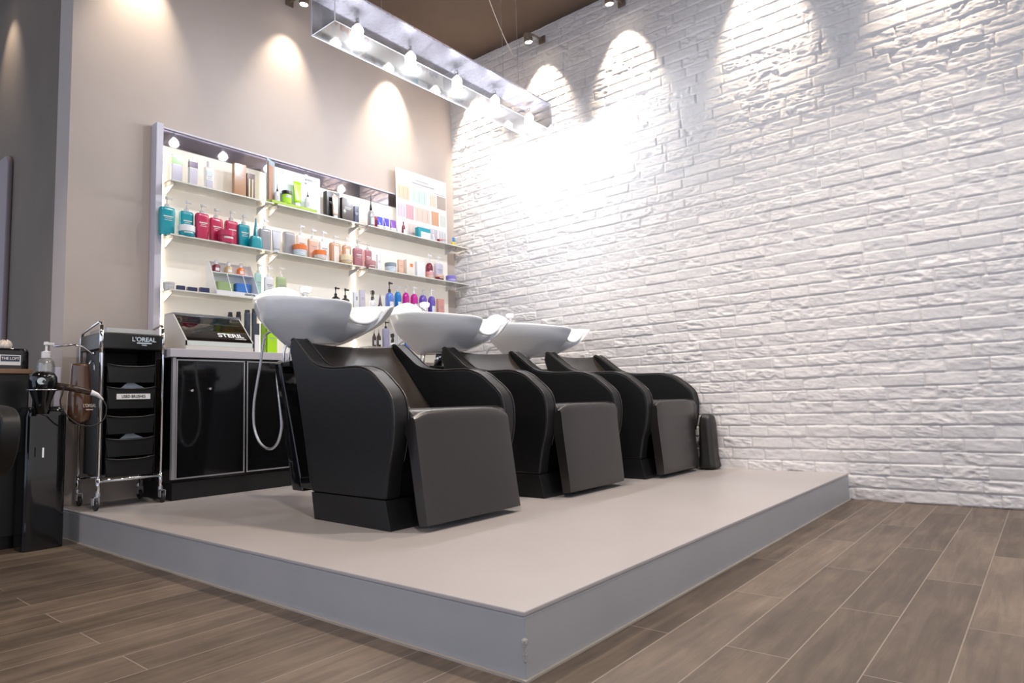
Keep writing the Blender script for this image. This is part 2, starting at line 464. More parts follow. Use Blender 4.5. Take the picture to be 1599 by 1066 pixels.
# ------------------------------------------------------------------ hanging clear fixture with five bulbs
def fixture():
    X0, X1, Y0, Y1, Z0, Z1 = -2.193, -.250, 1.80, 2.009, 2.639, 2.842
    t = thing('hanging_light_box', ((X0+X1)/2, (Y0+Y1)/2, Z0), 'long clear acrylic hanging light box with five round bulbs', 'hanging lamp')
    cx, cy, cz = t.location
    hx, hy, H = (X1-X0)/2, (Y1-Y0)/2, Z1-Z0
    boxo('top_plate', -hx, hx, -hy, hy, H, H+.010, mat('fixture_top', (.74,.73,.82), .28, metal=.35), t, bevel=.001)
    T = .004
    boxo('bottom_pane', -hx, hx, -hy, hy, 0, T, M_acryl, t)
    boxo('side_pane', -hx, hx, -hy, -hy+T, T, H, M_acryl, t)
    boxo('side_pane', -hx, hx, hy-T, hy, T, H, M_acryl, t)
    boxo('end_pane', -hx, -hx+T, -hy+T, hy-T, T, H, M_acryl, t)
    boxo('end_pane', hx-T, hx, -hy+T, hy-T, T, H, M_acryl, t)
    bm = bmesh.new(); e = .0035
    for sy in (-1, 1):
        box(bm, -hx-e/2, hx+e/2, sy*hy-e/2, sy*hy+e/2, -e/2, e/2)
        for sx in (-1, 1): box(bm, sx*hx-e/2, sx*hx+e/2, sy*hy-e/2, sy*hy+e/2, 0, H)
    for sx in (-1, 1): box(bm, sx*hx-e/2, sx*hx+e/2, -hy, hy, -e/2, e/2)
    link_bm('polished_edge', bm, mat('polished_edge', (.80,.80,.86), .15, coat=.5), t)
    for x in (-1.965, -1.57, -1.165, -.785, -.395):
        bm = bmesh.new(); tube(bm, [(x-cx, 0, H), (x-cx, 0, H-.082)], .011, n=14)
        rod = link_bm('bulb_holder', bm, M_chrome, t, smooth=True)
        bm = bmesh.new(); lathe(bm, [(.010, H-.080), (.014, H-.088), (.029, H-.104), (.0335, H-.120), (.029, H-.137), (.016, H-.150), (.002, H-.154)], cx=x-cx, n=20)
        link_bm('bulb', bm, M_bulb, rod, smooth=True)
        l = bpy.data.lights.new('bulb_light', 'POINT'); l.energy = 10; l.color = (.90, .94, 1.0); l.shadow_soft_size = .036
        lo = bpy.data.objects.new('bulb_light', l); COL.objects.link(lo); lo.location = (x, cy, cz-.045)
    for x in (-1.85, -.60):
        for s in (-1, 1):
            bm = bmesh.new(); tube(bm, [(x-cx, s*.07, H+.01), (x-cx, s*.07, 3.66-cz)], .0015, n=6)
            link_bm('suspension_wire', bm, M_alu, t)
fixture()
bm = bmesh.new()
P = smooth_path([(-.66, 2.06, 3.655), (-.55, 2.09, 3.57), (-.40, 2.15, 3.52), (-.22, 2.23, 3.50), (-.014, 2.315, 3.48)], 8)
tube(bm, P, .0035, n=6)
tag(link_bm('ceiling_cable', bm, mat('white_cable', (.75,.70,.64), .5), smooth=True), 'thin pale cable drooping from the ceiling to the brick wall', 'cable')

# ------------------------------------------------------------------ display wall
def display():
    t = thing('shelf_display', (-1.33, 3.085, .97), 'wide backlit product display with mirror strip and glass shelves', 'shelf unit')
    o = Vector((1.33, -3.085, -.97))
    def B(n, x0, x1, y0, y1, z0, z1, m, par=t, bevel=0):
        return boxo(n, x0+o.x, x1+o.x, y0+o.y, y1+o.y, z0+o.z, z1+o.z, m, par, bevel)
    B('back_panel', -2.54, -1.872, 3.066, 3.084, .97, 2.222, M_panel)
    B('back_panel', -1.868, -1.132, 3.066, 3.084, .97, 2.222, M_panel)
    B('back_panel', -1.128, -.125, 3.066, 3.084, .97, 2.222, M_panel)
    B('mirror_strip', -2.54, -.56, 3.060, 3.084, 2.224, 2.322, M_mirror)
    B('mirror_end_cap', -.559, -.52, 3.055, 3.084, 2.224, 2.322, M_alu)
    B('frame_side', -2.580, -2.541, 3.010, 3.086, .97, 2.334, M_frame, bevel=.002)
    B('frame_top', -2.541, -.50, 3.050, 3.086, 2.323, 2.334, M_frame, bevel=.002)
    for x in (-2.525, -1.87, -1.13):
        B('light_strip', x-.007, x+.007, 3.056, 3.065, 1.0, 2.21, M_led)
    for z in (1.97, 1.648, 1.325):
        for x0, x1 in ((-2.538, -1.885), (-1.86, -1.14), (-1.115, -.02)):
            s = B('glass_shelf', x0, x1, 2.905, 3.055, z-.008, z, M_glass)
            B('shelf_edge', x0, x1, 2.902, 2.9045, z-.008, z, M_edge, s)
    s = B('glass_shelf', -1.115, -.18, 2.905, 3.055, 1.054, 1.062, M_glass)
    for z in (1.97, 1.648, 1.325, 1.062):
        for x in ((-2.50, -1.915, -1.83, -1.17, -1.085, -.15) if z > 1.1 else (-1.085, -.22)):
            bm = bmesh.new()
            prism(bm, [(3.064+o.y, z-.0085+o.z), (2.95+o.y, z-.0085+o.z), (2.95+o.y, z-.014+o.z), (3.05+o.y, z-.05+o.z), (3.064+o.y, z-.055+o.z)], 'x', x-.004+o.x, x+.004+o.x)
            link_bm('shelf_bracket', bm, M_alu, t)
display()

# ------------------------------------------------------------------ wash chairs
def rim_curve(n=8):
    """closed basin rim in chair-local coordinates (front = -Y, chair front arm edge at y=0.96-1.0)"""
    gap, a, yf, yn, ym, yb, zn, zh, zs, zb, zc = .114, .290, 1.450, 1.536, 1.82, 2.182, .998, 1.082, 1.143, 1.163, 1.262
    half = [(gap*.75, yn-.01, zn+.035), (gap, yf, zh), (a*.8, yf+.12, (zh+zs)/2-.003), (a, ym, zs), (a*.80, ym*.25+yb*.75, zb), (a*.42, yb-.015, zb*.35+zc*.65)]
    P = [(0, yn, zn)]+half+[(0, yb, zc)]+[(-x, y, z) for x, y, z in half[::-1]]
    P = [Vector(p) for p in P]; N_ = len(P); out = []
    for i in range(N_):
        p0, p1, p2, p3 = P[i-1], P[i], P[(i+1) % N_], P[(i+2) % N_]
        for k in range(n):
            t = k/n
            out.append(.5*((2*p1)+(p2-p0)*t+(2*p0-5*p1+4*p2-p3)*t*t+(3*p1-p0-3*p2+p3)*t**3))
    return out

def wash_chair(X, label, hose=True, rz=0.0, dy=0.0, dxb=-.04, dyb=0.0, taper=0.0, fwd_=0.0, fw=.262, fx=-.030):
    Y0 = 1.25
    t = thing('wash_chair', (X, Y0+dy, .15), label, 'salon wash chair', 'backwash chairs with white basins', rz)
    oy, oz = -Y0, -.15
    def Pz(q): return [(y+oy, z+oz) for y, z in q]
    prof = [(1.700,.925),(1.668,.932),(1.587,.872),(1.510,.815),(1.435,.792),(1.340,.783),(1.254,.781),(1.185,.778),(1.135,.766),(1.090,.747),(1.048,.716),
            (1.003,.680),(.975,.645),(.963,.600),(.961,.548),(.966,.500),(.977,.450),(.992,.400),(1.007,.340),(1.021,.262),
            (1.530,.262),(1.546,.293),(1.603,.527),(1.652,.708),(1.712,.885)]
    # dense outline through the curved run
    dense = [tuple(v)[1:] for v in smooth_path([(0, y, z) for y, z in prof[:20]], 3)]+prof[20:]
    xo, th = .345, .074
    for s in (-1, 1):
        bm = bmesh.new()
        x0, x1 = (s*xo, s*(xo-th))
        prism(bm, Pz(dense), 'x', min(x0, x1), max(x0, x1))
        sp_ = link_bm('side_panel', bm, M_leather, t, bevel=.012, seg=3)
        for xs in (s*(xo-.003), s*(xo-th+.003)):
            bm = bmesh.new()
            run = dense[:52]
            tube(bm, [(xs, y+oy, z+oz) for y, z in run], .0032, n=6)
            link_bm('piping', bm, M_leather2, sp_, smooth=True)
    # plinth under the panels
    bm = bmesh.new()
    prism(bm, Pz([(.992, .1505), (1.022, .2615), (1.530, .2615), (1.508, .1505)]), 'x', -xo+.001, xo-.001)
    link_bm('base', bm, M_leather, t, bevel=.002)
    # backrest: thick shell curving down from the top edge to the seat
    xi = xo-th-.001
    bm = bmesh.new(); rings = []
    path = [(1.690,.925), (1.655,.875), (1.585,.80), (1.50,.70), (1.43,.62), (1.37,.575)]
    bk_ = [(1.722,.905), (1.71,.85), (1.66,.74), (1.60,.60), (1.56,.50), (1.545,.40)]
    front = [tuple(v)[1:] for v in smooth_path([(0, y, z) for y, z in path], 4)]
    back = [tuple(v)[1:] for v in smooth_path([(0, y, z) for y, z in bk_], 4)]
    nx = 12
    for k in range(nx+1):
        u = k/nx*2-1
        dip = .030*(1-u*u)
        top = -.012*(1-u*u)
        ring = []
        for j, (y, z) in enumerate(front):
            f = 1-abs(j/len(front)-.4)
            ring.append((u*xi, y+dip*f+oy, z+top*(1-j/len(front))+oz))
        for j, (y, z) in enumerate(back[::-1]):
            ring.append((u*xi, y+oy+.003, z+top*(j/len(back))+oz))
        rings.append(ring)
    loft(bm, rings)
    link_bm('backrest', bm, M_leather3, t, bevel=.006)
    # seat
    bm = bmesh.new()
    seat = [(.945,.470), (.940,.560), (.955,.592), (.99,.604), (1.15,.600), (1.36,.598), (1.46,.585), (1.46,.470)]
    prism(bm, Pz(seat), 'x', -xi, xi)
    link_bm('seat', bm, M_leather2, t, bevel=.014, seg=3)
    # footrest: padded panel hanging from the seat front
    bm = bmesh.new()
    rings = []
    cl = [(.965, .588), (.925, .600), (.902, .575), (.892, .50), (.872, .36), (.852, .22), (.845, .175)]
    cb = [(.985, .545), (.968, .535), (.958, .50), (.945, .44), (.925, .32), (.905, .20), (.895, .168)]
    fr = [tuple(v)[1:] for v in smooth_path([(0, y, z) for y, z in cl], 4)]
    bb = [tuple(v)[1:] for v in smooth_path([(0, y, z) for y, z in cb], 4)]
    for k in range(17):
        u = k/16*2-1
        e = abs(u)**6
        ring = []
        for j, (y, z) in enumerate(fr):
            yb_, zb_ = bb[j]
            w1 = .10*e
            zcut = -.042*abs(u)**6*max(0, 1-j/10)
            fk = 1-taper*(j/len(fr))*(1 if u < 0 else .35); sh = fwd_*(j/len(fr))
            ring.append((u*fw*fk+fx, y*(1-w1)+yb_*w1+oy+sh, z*(1-w1)+zb_*w1+oz+zcut))
        for j in range(len(bb)-1, -1, -1):
            y, z = bb[j]; zcut = -.042*abs(u)**6*max(0, 1-j/10)
            fk = 1-taper*(j/len(fr))*(1 if u < 0 else .35); sh = fwd_*(j/len(fr))
            ring.append((u*fw*fk+fx, y+oy+sh, z+oz+zcut))
        rings.append(ring)
    loft(bm, rings)
    link_bm('footrest', bm, M_leather2, t, bevel=.005)
    for s in (-1, 1):
        bm = bmesh.new()
        tube(bm, [(s*.12, .935+oy, .41+oz), (s*.12, 1.00+oy, .39+oz), (s*.12, 1.01+oy, .245+oz)], .012, n=8)
        link_bm('footrest_arm', bm, M_black, t)
    # inner carcass closing the space under the seat
    boxo('inner_carcass', -xi+.002, xi-.002, 1.06+oy, 1.50+oy, .2625+oz, .4695+oz, M_blackmatt, t)
    # the shell is a little narrower at the back than at the arm fronts
    for c in list(t.children_recursive):
        for v in c.data.vertices:
            v.co.x *= 1.040-.120*(v.co.y-oy-.96)
    # column and strut behind
    oyb = oy+dyb; STX = -.02

    bm = bmesh.new()
    prism(bm, Pz([(1.96, .845), (2.02, .845), (1.86, .235), (1.77, .235)]), 'x', -.20+STX, -.10+STX)
    prism(bm, Pz([(1.50, .27), (1.50, .33), (1.80, .30), (1.84, .24)]), 'x', -.199+STX, -.101+STX)
    link_bm('strut', bm, M_blackgloss, t, bevel=.008)
    bm = bmesh.new(); box(bm, -.21, .16, 1.90+oyb, 2.08+oyb, .822+oz, .848+oz)
    link_bm('mounting_bracket', bm, M_black, t, bevel=.004)
    bm = bmesh.new()
    tube(bm, [(-.06, 1.99+oyb, .848+oz), (-.06, 1.97+oyb, .90+oz), (-.05, 1.95+oyb, .955+oz)], .030, n=20)
    link_bm('tilt_joint', bm, M_chrome, t, smooth=True)
    for xx in (-.135, -.105):
        bm = bmesh.new(); tube(bm, smooth_path([(xx, 2.07+oyb, .84+oz), (xx, 2.06+oyb, .92+oz), (xx+.03, 2.05+oyb, 1.0+oz)], 5), .006, n=8)
        link_bm('water_pipe', bm, M_chrome, t, smooth=True)
    # basin
    rim = rim_curve(8); n = len(rim)
    cyb, czb = 1.90, .922
    bx = dxb
    def shell(inset, depthshift, m):
        bm_r = []
        K = 14
        for k in range(K+1):
            s = k/K                                    # 0 bottom, 1 rim
            ring = []
            for i, p in enumerate(rim):
                ang = math.atan2(p.y-cyb, p.x)
                rb = 1.0 if not inset else .55
                base = Vector((rb*.075*math.cos(ang), cyb+rb*.185*math.sin(ang), czb+depthshift))
                tgt = p.copy()
                if inset:
                    d = Vector((p.x, p.y-cyb, 0)); d.normalize(); tgt = p-d*inset; tgt.z -= 0.0
                # outward belly: radius eases out faster than height
                fr_ = float(np.interp(s, [0, .1, .2, .3, .426, .53, .63, .72, .8, .9, 1], [0, .11, .23, .355, .52, .67, .79, .87, .925, .97, 1]))
                fz = s**1.30 if not inset else s**1.9
                hn = math.exp(-((abs(p.x)-.135)/.06)**2)*(1 if p.y < 1.60 else 0)*(0 if inset else 1)
                fr_ -= .055*hn*math.exp(-((s-.80)/.22)**2)*min(1, (1-s)*8)
                q = Vector((base.x+(tgt.x-base.x)*fr_, base.y+(tgt.y-base.y)*fr_, base.z+(tgt.z-base.z)*fz))
                ring.append(q)
            bm_r.append(ring)
        return bm_r
    outer = shell(0, 0, None); inner = shell(.014, .035, None)
    rimtop = [[p+Vector((0, 0, .006))-Vector((p.x, p.y-cyb, 0)).normalized()*.006 for p in rim]]
    rings = outer+rimtop+inner[::-1]
    bm = bmesh.new()
    vr = [[bm.verts.new((p.x+bx, p.y+oyb, p.z+oz)) for p in r] for r in rings]
    for A_, B_ in zip(vr, vr[1:]):
        for i in range(n): bm.faces.new((A_[i], A_[(i+1) % n], B_[(i+1) % n], B_[i]))
    bm.faces.new(vr[0][::-1]); bm.faces.new(vr[-1])
    bs = link_bm('basin', bm, M_ceramic, t, smooth=True, subsurf=1)
    bm = bmesh.new(); lathe(bm, [(.028, 0), (.030, .004), (.012, .006)], n=18)
    link_bm('drain', bm, M_chrome, bs, smooth=True, loc=(bx, cyb+oyb, czb+.036+oz))
    bm = bmesh.new()
    pad = [(0, 1.529, 1.004), (.05, 1.527, 1.012), (.09, 1.515, 1.040), (.105, 1.49, 1.068)]
    pts = [(-x, y, z) for x, y, z in pad[::-1]]+pad[1:]
    tube(bm, [(x+bx, y+oyb, z+oz+.004) for x, y, z in smooth_path(pts, 5)], .009, n=10)
    link_bm('neck_rest', bm, M_ceramic, bs, smooth=True)
    # mixer knob at the far rim
    bm = bmesh.new(); lathe(bm, [(.020, 0), (.030, .006), (.033, .018), (.033, .028), (.024, .032), (.006, .033)], n=20)
    link_bm('mixer_knob', bm, M_ceramic, t, smooth=True, loc=(bx+.11, 2.150+oyb, 1.243+oz), rot=(-.1, .1, 0))
    bm = bmesh.new(); tube(bm, [(bx+.11, 2.14+oyb, 1.19+oz), (bx+.11, 2.15+oyb, 1.245+oz)], .014, n=12)
    link_bm('mixer_stem', bm, M_chrome, t, smooth=True)
    if hose:
        hp = [(2.06,1.02),(2.20,1.03),(2.265,1.02),(2.293,.99),(2.325,.878),(2.363,.763),(2.395,.649),(2.392,.532),(2.333,.445),(2.238,.413),(2.164,.443),(2.124,.52),(2.13,.597),(2.15,.698),(2.165,.80),(2.15,.86),(2.08,.86)]
        bm = bmesh.new(); tube(bm, smooth_path([(-.115, y+oyb, z+oz) for y, z in hp], 6), .0070, n=10)
        h = link_bm('shower_hose', bm, mat('ribbed_steel', (.78,.80,.83), .22, metal=1, bump=.5, bscale=900), t, smooth=True)
    return t

wash_chair(-2.190, 'black leather wash chair nearest the camera with steel hose loop behind it', True, dxb=-.065, taper=.03)
wash_chair(-1.255, 'black leather wash chair in the middle, between its two neighbours', True, dy=-.02, dxb=-.120, dyb=.02, taper=.12, fwd_=.05)
wash_chair(-.392, 'black leather wash chair nearest the brick wall', True, dy=-.10, dxb=-.117, dyb=.10, taper=.12, fwd_=.07, fw=.245, fx=-.052)

# black cloth-covered bag beside the last chair
def cloth_bag():
    bm = bmesh.new(); rs = random.Random(3); n = 40
    rings = []
    lv = [(.0, 1.22), (.03, 1.08), (.07, 1.0), (.14, .96), (.22, .93), (.28, .89), (.325, .80), (.345, .62), (.352, .30)]
    for z, s in lv:
        ring = []
        for i in range(n):
            a = 2*math.pi*i/n
            c, si = math.cos(a), math.sin(a)
            e = 2/3.4
            fold = 1+.035*math.sin(9*a+z*9)*(1-z*1.6)+.05*max(0, .06-z)/.06*math.sin(5*a)
            x = math.copysign(abs(c)**e, c)*.070*s*fold; y = math.copysign(abs(si)**e, si)*.050*s*fold
            ring.append((max(-.074, min(x, .074)), y, z))
        rings.append(ring)
    loft(bm, rings)
    o = link_bm('cloth_bag', bm, mat('black_nylon', (.018,.015,.013), .42, bump=.3, bscale=30), smooth=True, loc=(-.090, .785, .151), subsurf=1)
    tag(o, 'slumped black fabric bag between the last wash chair and the brick wall', 'bag')
cloth_bag()

# ------------------------------------------------------------------ black base cabinet and worktop
def cabinet():
    x0, x1, yf, yb = -2.600, -1.815, 2.70, 3.085
    cx = (x0+x1)/2
    t = thing('base_cabinet', (cx, (yf+yb)/2, .15), 'glossy black two door cabinet with aluminium trim beside the trolley', 'cabinet')
    o = Vector((-cx, -(yf+yb)/2, -.15))
    def B(n, a, b_, c, d, e, f, m, par=t, bevel=0): return boxo(n, a+o.x, b_+o.x, c+o.y, d+o.y, e+o.z, f+o.z, m, par, bevel)
    B('carcass', x0, x1, yf+.02, yb, .245, .915, M_blackgloss, bevel=.002)
    B('toe_kick', x0+.01, x1-.005, yf+.012, yb, .1505, .244, M_blackmatt)
    for a, b_, hx in ((x0+.018, -2.192, None), (-2.180, x1-.004, -2.06)):
        d = B('door', a, b_, yf, yf+.0185, .262, .906, M_blackgloss)
        bm = bmesh.new(); w_ = .007
        for q in ((a, a+w_, .262, .906), (b_-w_, b_, .262, .906), (a+w_, b_-w_, .262, .262+w_), (a+w_, b_-w_, .906-w_, .906)):
            box(bm, q[0]+o.x, q[1]+o.x, yf-.003+o.y, yf-.0002+o.y, q[2]+o.z, q[3]+o.z)
        link_bm('door_trim', bm, M_alu, d)
    # aluminium corner post on the left, black pull loops on the left door and a pale tab on the right one
    B('corner_trim', x0-.001, x0+.016, yf-.003, yf+.019, .262, .915, M_alu)
    for hx in (-2.50, -2.40):
        bm = bmesh.new(); lathe(bm, [(.003, 0), (.008, .003), (.008, .012), (.005, .015)], n=14)
        link_bm('knob', bm, M_chrome, t, smooth=True, loc=(hx+o.x, yf+o.y, .735+(hx+2.5)*.1+o.z), rot=(math.pi/2, 0, 0))
    B('pull_tab', -1.985, -1.972, yf-.012, yf-.0005, .770, .812, M_alu, bevel=.002)
    return t
cabinet()
w_ = boxo('worktop', -2.622, -1.80, 2.682, 3.060, .916, .962, M_top, bevel=.003)
tag(w_, 'pale grey worktop lying over the black two door cabinet', 'worktop')

def steriliser():
    x0, x1 = -2.530, -2.135
    t = thing('steriliser', (-2.33, 2.86, .9625), 'white and smoked glass steriliser box with white lettering on its lid', 'steriliser')
    o = Vector((2.33, -2.86, -.9625))
    def Q(q): return [(y+o.y, z+o.z) for y, z in q]
    A, Bm = x0+o.x, x1+o.x
    mw = mat('steriliser_shell', (.66,.64,.61), .4)
    bm = bmesh.new()
    prism(bm, Q([(2.705, .963), (2.705, .985), (3.0, .985), (3.0, .963)]), 'x', A, Bm)
    link_bm('base_tray', bm, mw, t, bevel=.002)
    bm = bmesh.new()
    prism(bm, Q([(2.705, .9855), (2.705, 1.012), (2.712, 1.012), (2.712, .9855)]), 'x', A, Bm)
    link_bm('front_lip', bm, mat('steriliser_lip', (.70,.76,.74), .3), t)
    side = [(2.705, .9855), (2.705, 1.014), (2.872, 1.176), (2.885, 1.180), (2.985, 1.180), (3.0, .9855)]
    for a in (A, Bm-.006):
        bm = bmesh.new()
        prism(bm, Q(side), 'x', a, a+.006)
        link_bm('end_panel', bm, mw, t)
    bm = bmesh.new(); prism(bm, Q([(2.872, 1.177), (2.885, 1.181), (2.985, 1.181), (2.985, 1.187), (2.870, 1.186)]), 'x', A, Bm)
    link_bm('top_rail', bm, M_alu, t)
    bm = bmesh.new(); prism(bm, Q([(2.985, 1.175), (2.979, 1.175), (2.994, .986), (3.0, .986)]), 'x', A+.006, Bm-.006)
    link_bm('rear_panel', bm, mw, t)
    sm = glassy('smoked_glass', (.10,.08,.07), .16, .03)
    bm = bmesh.new(); prism(bm, Q([(2.707, 1.0145), (2.870, 1.1735), (2.874, 1.170), (2.711, 1.0110)]), 'x', A+.0062, Bm-.0062)
    gl = link_bm('glass_lid', bm, sm, t)
    ang = math.atan2(.159, .163)
    c = Vector((-2.255, 2.745, 1.0545))+o
    text('steril_text', 'STERIL', .047, M_white, gl, c, (ang, 0, 0), sx=1.12, bold=.0012)
    bm = bmesh.new()
    d = Vector((0, math.cos(ang), math.sin(ang)))
    nrm = Vector((0, -math.sin(ang), math.cos(ang)))
    c2 = c-d*.028+Vector((.05, 0, 0))
    vs = []
    for sx, sd in ((-1, -1), (1, -1), (1, 1), (-1, 1)): vs.append(c2+Vector((.035*sx, 0, 0))+d*(.0018*sd))
    lo_ = [bm.verts.new(v) for v in vs]; hi_ = [bm.verts.new(v+nrm*.001) for v in vs]
    bm.faces.new(lo_[::-1]); bm.faces.new(hi_)
    for i in range(4): bm.faces.new((lo_[i], lo_[(i+1) % 4], hi_[(i+1) % 4], hi_[i]))
    link_bm('underline', bm, M_white, gl)
    # contents: a folded towel inside
    boxo('inner_tray', A+.02, Bm-.02, 2.74+o.y, 2.97+o.y, .9856+o.z, 1.01+o.z, mat('tray_brown', (.45,.30,.18), .5), t, bevel=.004)
steriliser()

# ------------------------------------------------------------------ salon trolley
def trolley():
    x0, x1, y0, y1 = -2.935, -2.640, 2.735, 3.020
    t = thing('salon_trolley', ((x0+x1)/2, (y0+y1)/2, .15), 'black drawer trolley with chrome frame and castors beside the cabinet', 'trolley')
    o = -Vector(((x0+x1)/2, (y0+y1)/2, .15))
    def B(n, a, b_, c, d, e, f, m, par=t, bevel=0): return boxo(n, a+o.x, b_+o.x, c+o.y, d+o.y, e+o.z, f+o.z, m, par, bevel)
    def V(x, y, z): return (x+o.x, y+o.y, z+o.z)
    for s, xx in enumerate((x0, x1)):
        bm = bmesh.new()
        pts = [V(xx, y0, .235), V(xx, y0, 1.06), V(xx, y0+.012, 1.083), V(xx, y0+.03, 1.09), V(xx, y1-.03, 1.055), V(xx, y1-.01, 1.045), V(xx, y1, 1.02), V(xx, y1, .235)]
        tube(bm, pts, .0075, n=10)
        link_bm('frame_post', bm, M_chrome, t, smooth=True)
        bm = bmesh.new()
        tube(bm, [V(xx, y0, .93), V(xx, y0, 1.07)], .010, n=12); tube(bm, [V(xx, y0, .235), V(xx, y0, .305)], .0095, n=12)
        tube(bm, [V(xx, y1, .235), V(xx, y1, .305)], .0095, n=12)
        link_bm('chrome_sleeve', bm, M_chrome, t, smooth=True)
    bm = bmesh.new(); tube(bm, [V(x0, y0, .290), V(x1, y0, .290)], .008, n=10)
    link_bm('cross_bar', bm, M_chrome, t, smooth=True)
    bm = bmesh.new(); tube(bm, [V(x0, y1, .290), V(x1, y1, .290)], .008, n=10)
    link_bm('cross_bar', bm, M_chrome, t, smooth=True)
    # castors
    for i, (xx, yy) in enumerate(((x0, y0), (x1, y0), (x0, y1), (x1, y1))):
        f = bmesh.new(); dx = -.012 if i == 0 else .006
        tube(f, [V(xx, yy, .235), V(xx, yy, .215)], .011, n=12)
        box(f, *(xx+dx-.014+o.x, xx+dx-.010+o.x), *(yy-.02+o.y, yy+.008+o.y), .178+o.z, .217+o.z)
        box(f, *(xx+dx+.010+o.x, xx+dx+.014+o.x), *(yy-.02+o.y, yy+.008+o.y), .178+o.z, .217+o.z)
        box(f, *(xx+dx-.014+o.x, xx+dx+.014+o.x), *(yy-.02+o.y, yy+.010+o.y), .213+o.z, .217+o.z)
        fk = link_bm('castor', f, M_alu, t)
        wb = bmesh.new(); lathe(wb, [(.004, -.008), (.022, -.008), (.0245, -.005), (.0245, .005), (.022, .008), (.004, .008)], n=22)
        link_bm('wheel', wb, M_rubber, fk, loc=V(xx+dx, yy-.012, .1752), rot=(0, math.pi/2, 0), bevel=0)
    # body sides
    for xx in (x0+.020, x1-.024):
        B('side_wall', xx, xx+.004, y0+.03, y1-.012, .315, .97, M_blackmatt)
    B('rear_wall', x0+.025, x1-.025, y1-.018, y1-.014, .315, .97, M_blackmatt)
    # top tray
    bm = bmesh.new()
    fr = [(x0-.006, y0-.004), (x0+.03, y0-.016), ((x0+x1)/2, y0-.022), (x1-.03, y0-.016), (x1+.006, y0-.004), (x1+.006, y1), (x0-.006, y1)]
    prism(bm, [(a+o.x, b_+o.y) for a, b_ in fr], 'z', .950+o.z, 1.035+o.z)
    tt = link_bm('top_tray', bm, M_black, t, bevel=.008)
    text('brand_text', "L'OREAL", .032, mat('pale_blue_print', (.62,.72,.80), .5), tt, V((x0+x1)/2+.045, y0-.0215, 1.003), sx=.98, bold=.0006)
    bm = bmesh.new(); box(bm, *( (x0+x1)/2+.01+o.x, (x0+x1)/2+.082+o.x), y0-.0225+o.y, y0-.020+o.y, .982+o.z, .988+o.z)
    link_bm('brand_underline', bm, MATS['pale_blue_print'], tt)
    text('brand_subtext', 'PARIS', .010, MATS['pale_blue_print'], tt, V((x0+x1)/2+.046, y0-.0222, .974), bold=.0002)
    bm = bmesh.new()
    box(bm, x0+.03+o.x, x1-.03+o.x, y0+.02+o.y, y0+.024+o.y, 1.035+o.z, 1.062+o.z)
    box(bm, x0+.03+o.x, x1-.03+o.x, y1-.03+o.y, y1-.026+o.y, 1.035+o.z, 1.062+o.z)
    box(bm, x0+.03+o.x, x0+.034+o.x, y0+.024+o.y, y1-.03+o.y, 1.035+o.z, 1.062+o.z)
    box(bm, x1-.034+o.x, x1-.03+o.x, y0+.024+o.y, y1-.03+o.y, 1.035+o.z, 1.062+o.z)
    link_bm('clear_bin', bm, glassy('frosted_tray', (.80,.84,.84), .15, .2, opacity=.6), tt)
    # drawers: open-fronted dishes with a sagging lip
    zs = [.868, .752, .606, .492, .392]
    for i, zt in enumerate(zs):
        h_ = .088 if i != 1 else .105
        bm = bmesh.new()
        xa, xb = x0+.030, x1-.030
        n_ = 10; top = []
        for k in range(n_+1):
            u = k/n_*2-1
            top.append((xa+(xb-xa)*k/n_, zt+.012*abs(u)**3-.006))
        outline = [(xa+.012, zt-h_), ]+[(a, z) for a, z in top]+[(xb-.012, zt-h_)]
        prism(bm, [(a+o.x, z+o.z) for a, z in outline], 'y', y0+.006+o.y, y0+.012+o.y)
        box(bm, xa+.01+o.x, xb-.01+o.x, y0+.012+o.y, y1-.03+o.y, zt-h_+o.z, zt-h_+.004+o.z)
        box(bm, xa+.006+o.x, xa+.010+o.x, y0+.012+o.y, y1-.03+o.y, zt-h_+o.z, zt-.002+o.z)
        box(bm, xb-.010+o.x, xb-.006+o.x, y0+.012+o.y, y1-.03+o.y, zt-h_+o.z, zt-.002+o.z)
        dr = link_bm('drawer', bm, mat('drawer_black', (.009,.009,.0095), .34), t, bevel=.0015)
        bm = bmesh.new(); tube(bm, [V(a, y0+.004, z+.001) for a, z in top], .0045, n=8)
        link_bm('drawer_lip', bm, MATS['drawer_black'], dr, smooth=True)
        if i == 1:
            lb = B('drawer_label', x0+.075, x1-.058, y0+.001, y0+.0055, .694, .722, M_white, dr)
            text('label_text', 'USED BRUSHES', .0215, M_black, lb, V((x0+.075+x1-.058)/2, y0+.0004, .708), sx=.80, bold=.0002)
trolley()
def paper_fan(loc, s, label):
    bm = bmesh.new(); rs = random.Random(5)
    n = 12; pts = [(-.055*s, 0), (-.02*s, .030*s), (.0, .036*s), (.022*s, .022*s), (.065*s, .002)]
    for k in range(5):
        q = [(x*(1-.07*k), z*(1-.10*k)) for x, z in pts]
        prism(bm, q, 'y', k*.005, k*.005+.0012)
    o = link_bm('paper_tissue', bm, mat('pale_tissue', (.60,.66,.72), .8), loc=loc)
    tag(o, label, 'tissue')
paper_fan((-2.775, 2.775, .7515), 1.0, 'pale blue tissue sticking up from the USED BRUSHES drawer')
paper_fan((-2.775, 2.775, .4915), .95, 'pale tissue sticking up from the fourth trolley drawer')
bm = bmesh.new(); box(bm, -2.885, -2.83, 2.79, 2.97, 1.0355, 1.058); 
tag(link_bm('lime_card_box', bm, mat('lime_card', (.45,.60,.06), .5), bevel=.002), 'low lime and white card box lying in the trolley top tray', 'box')

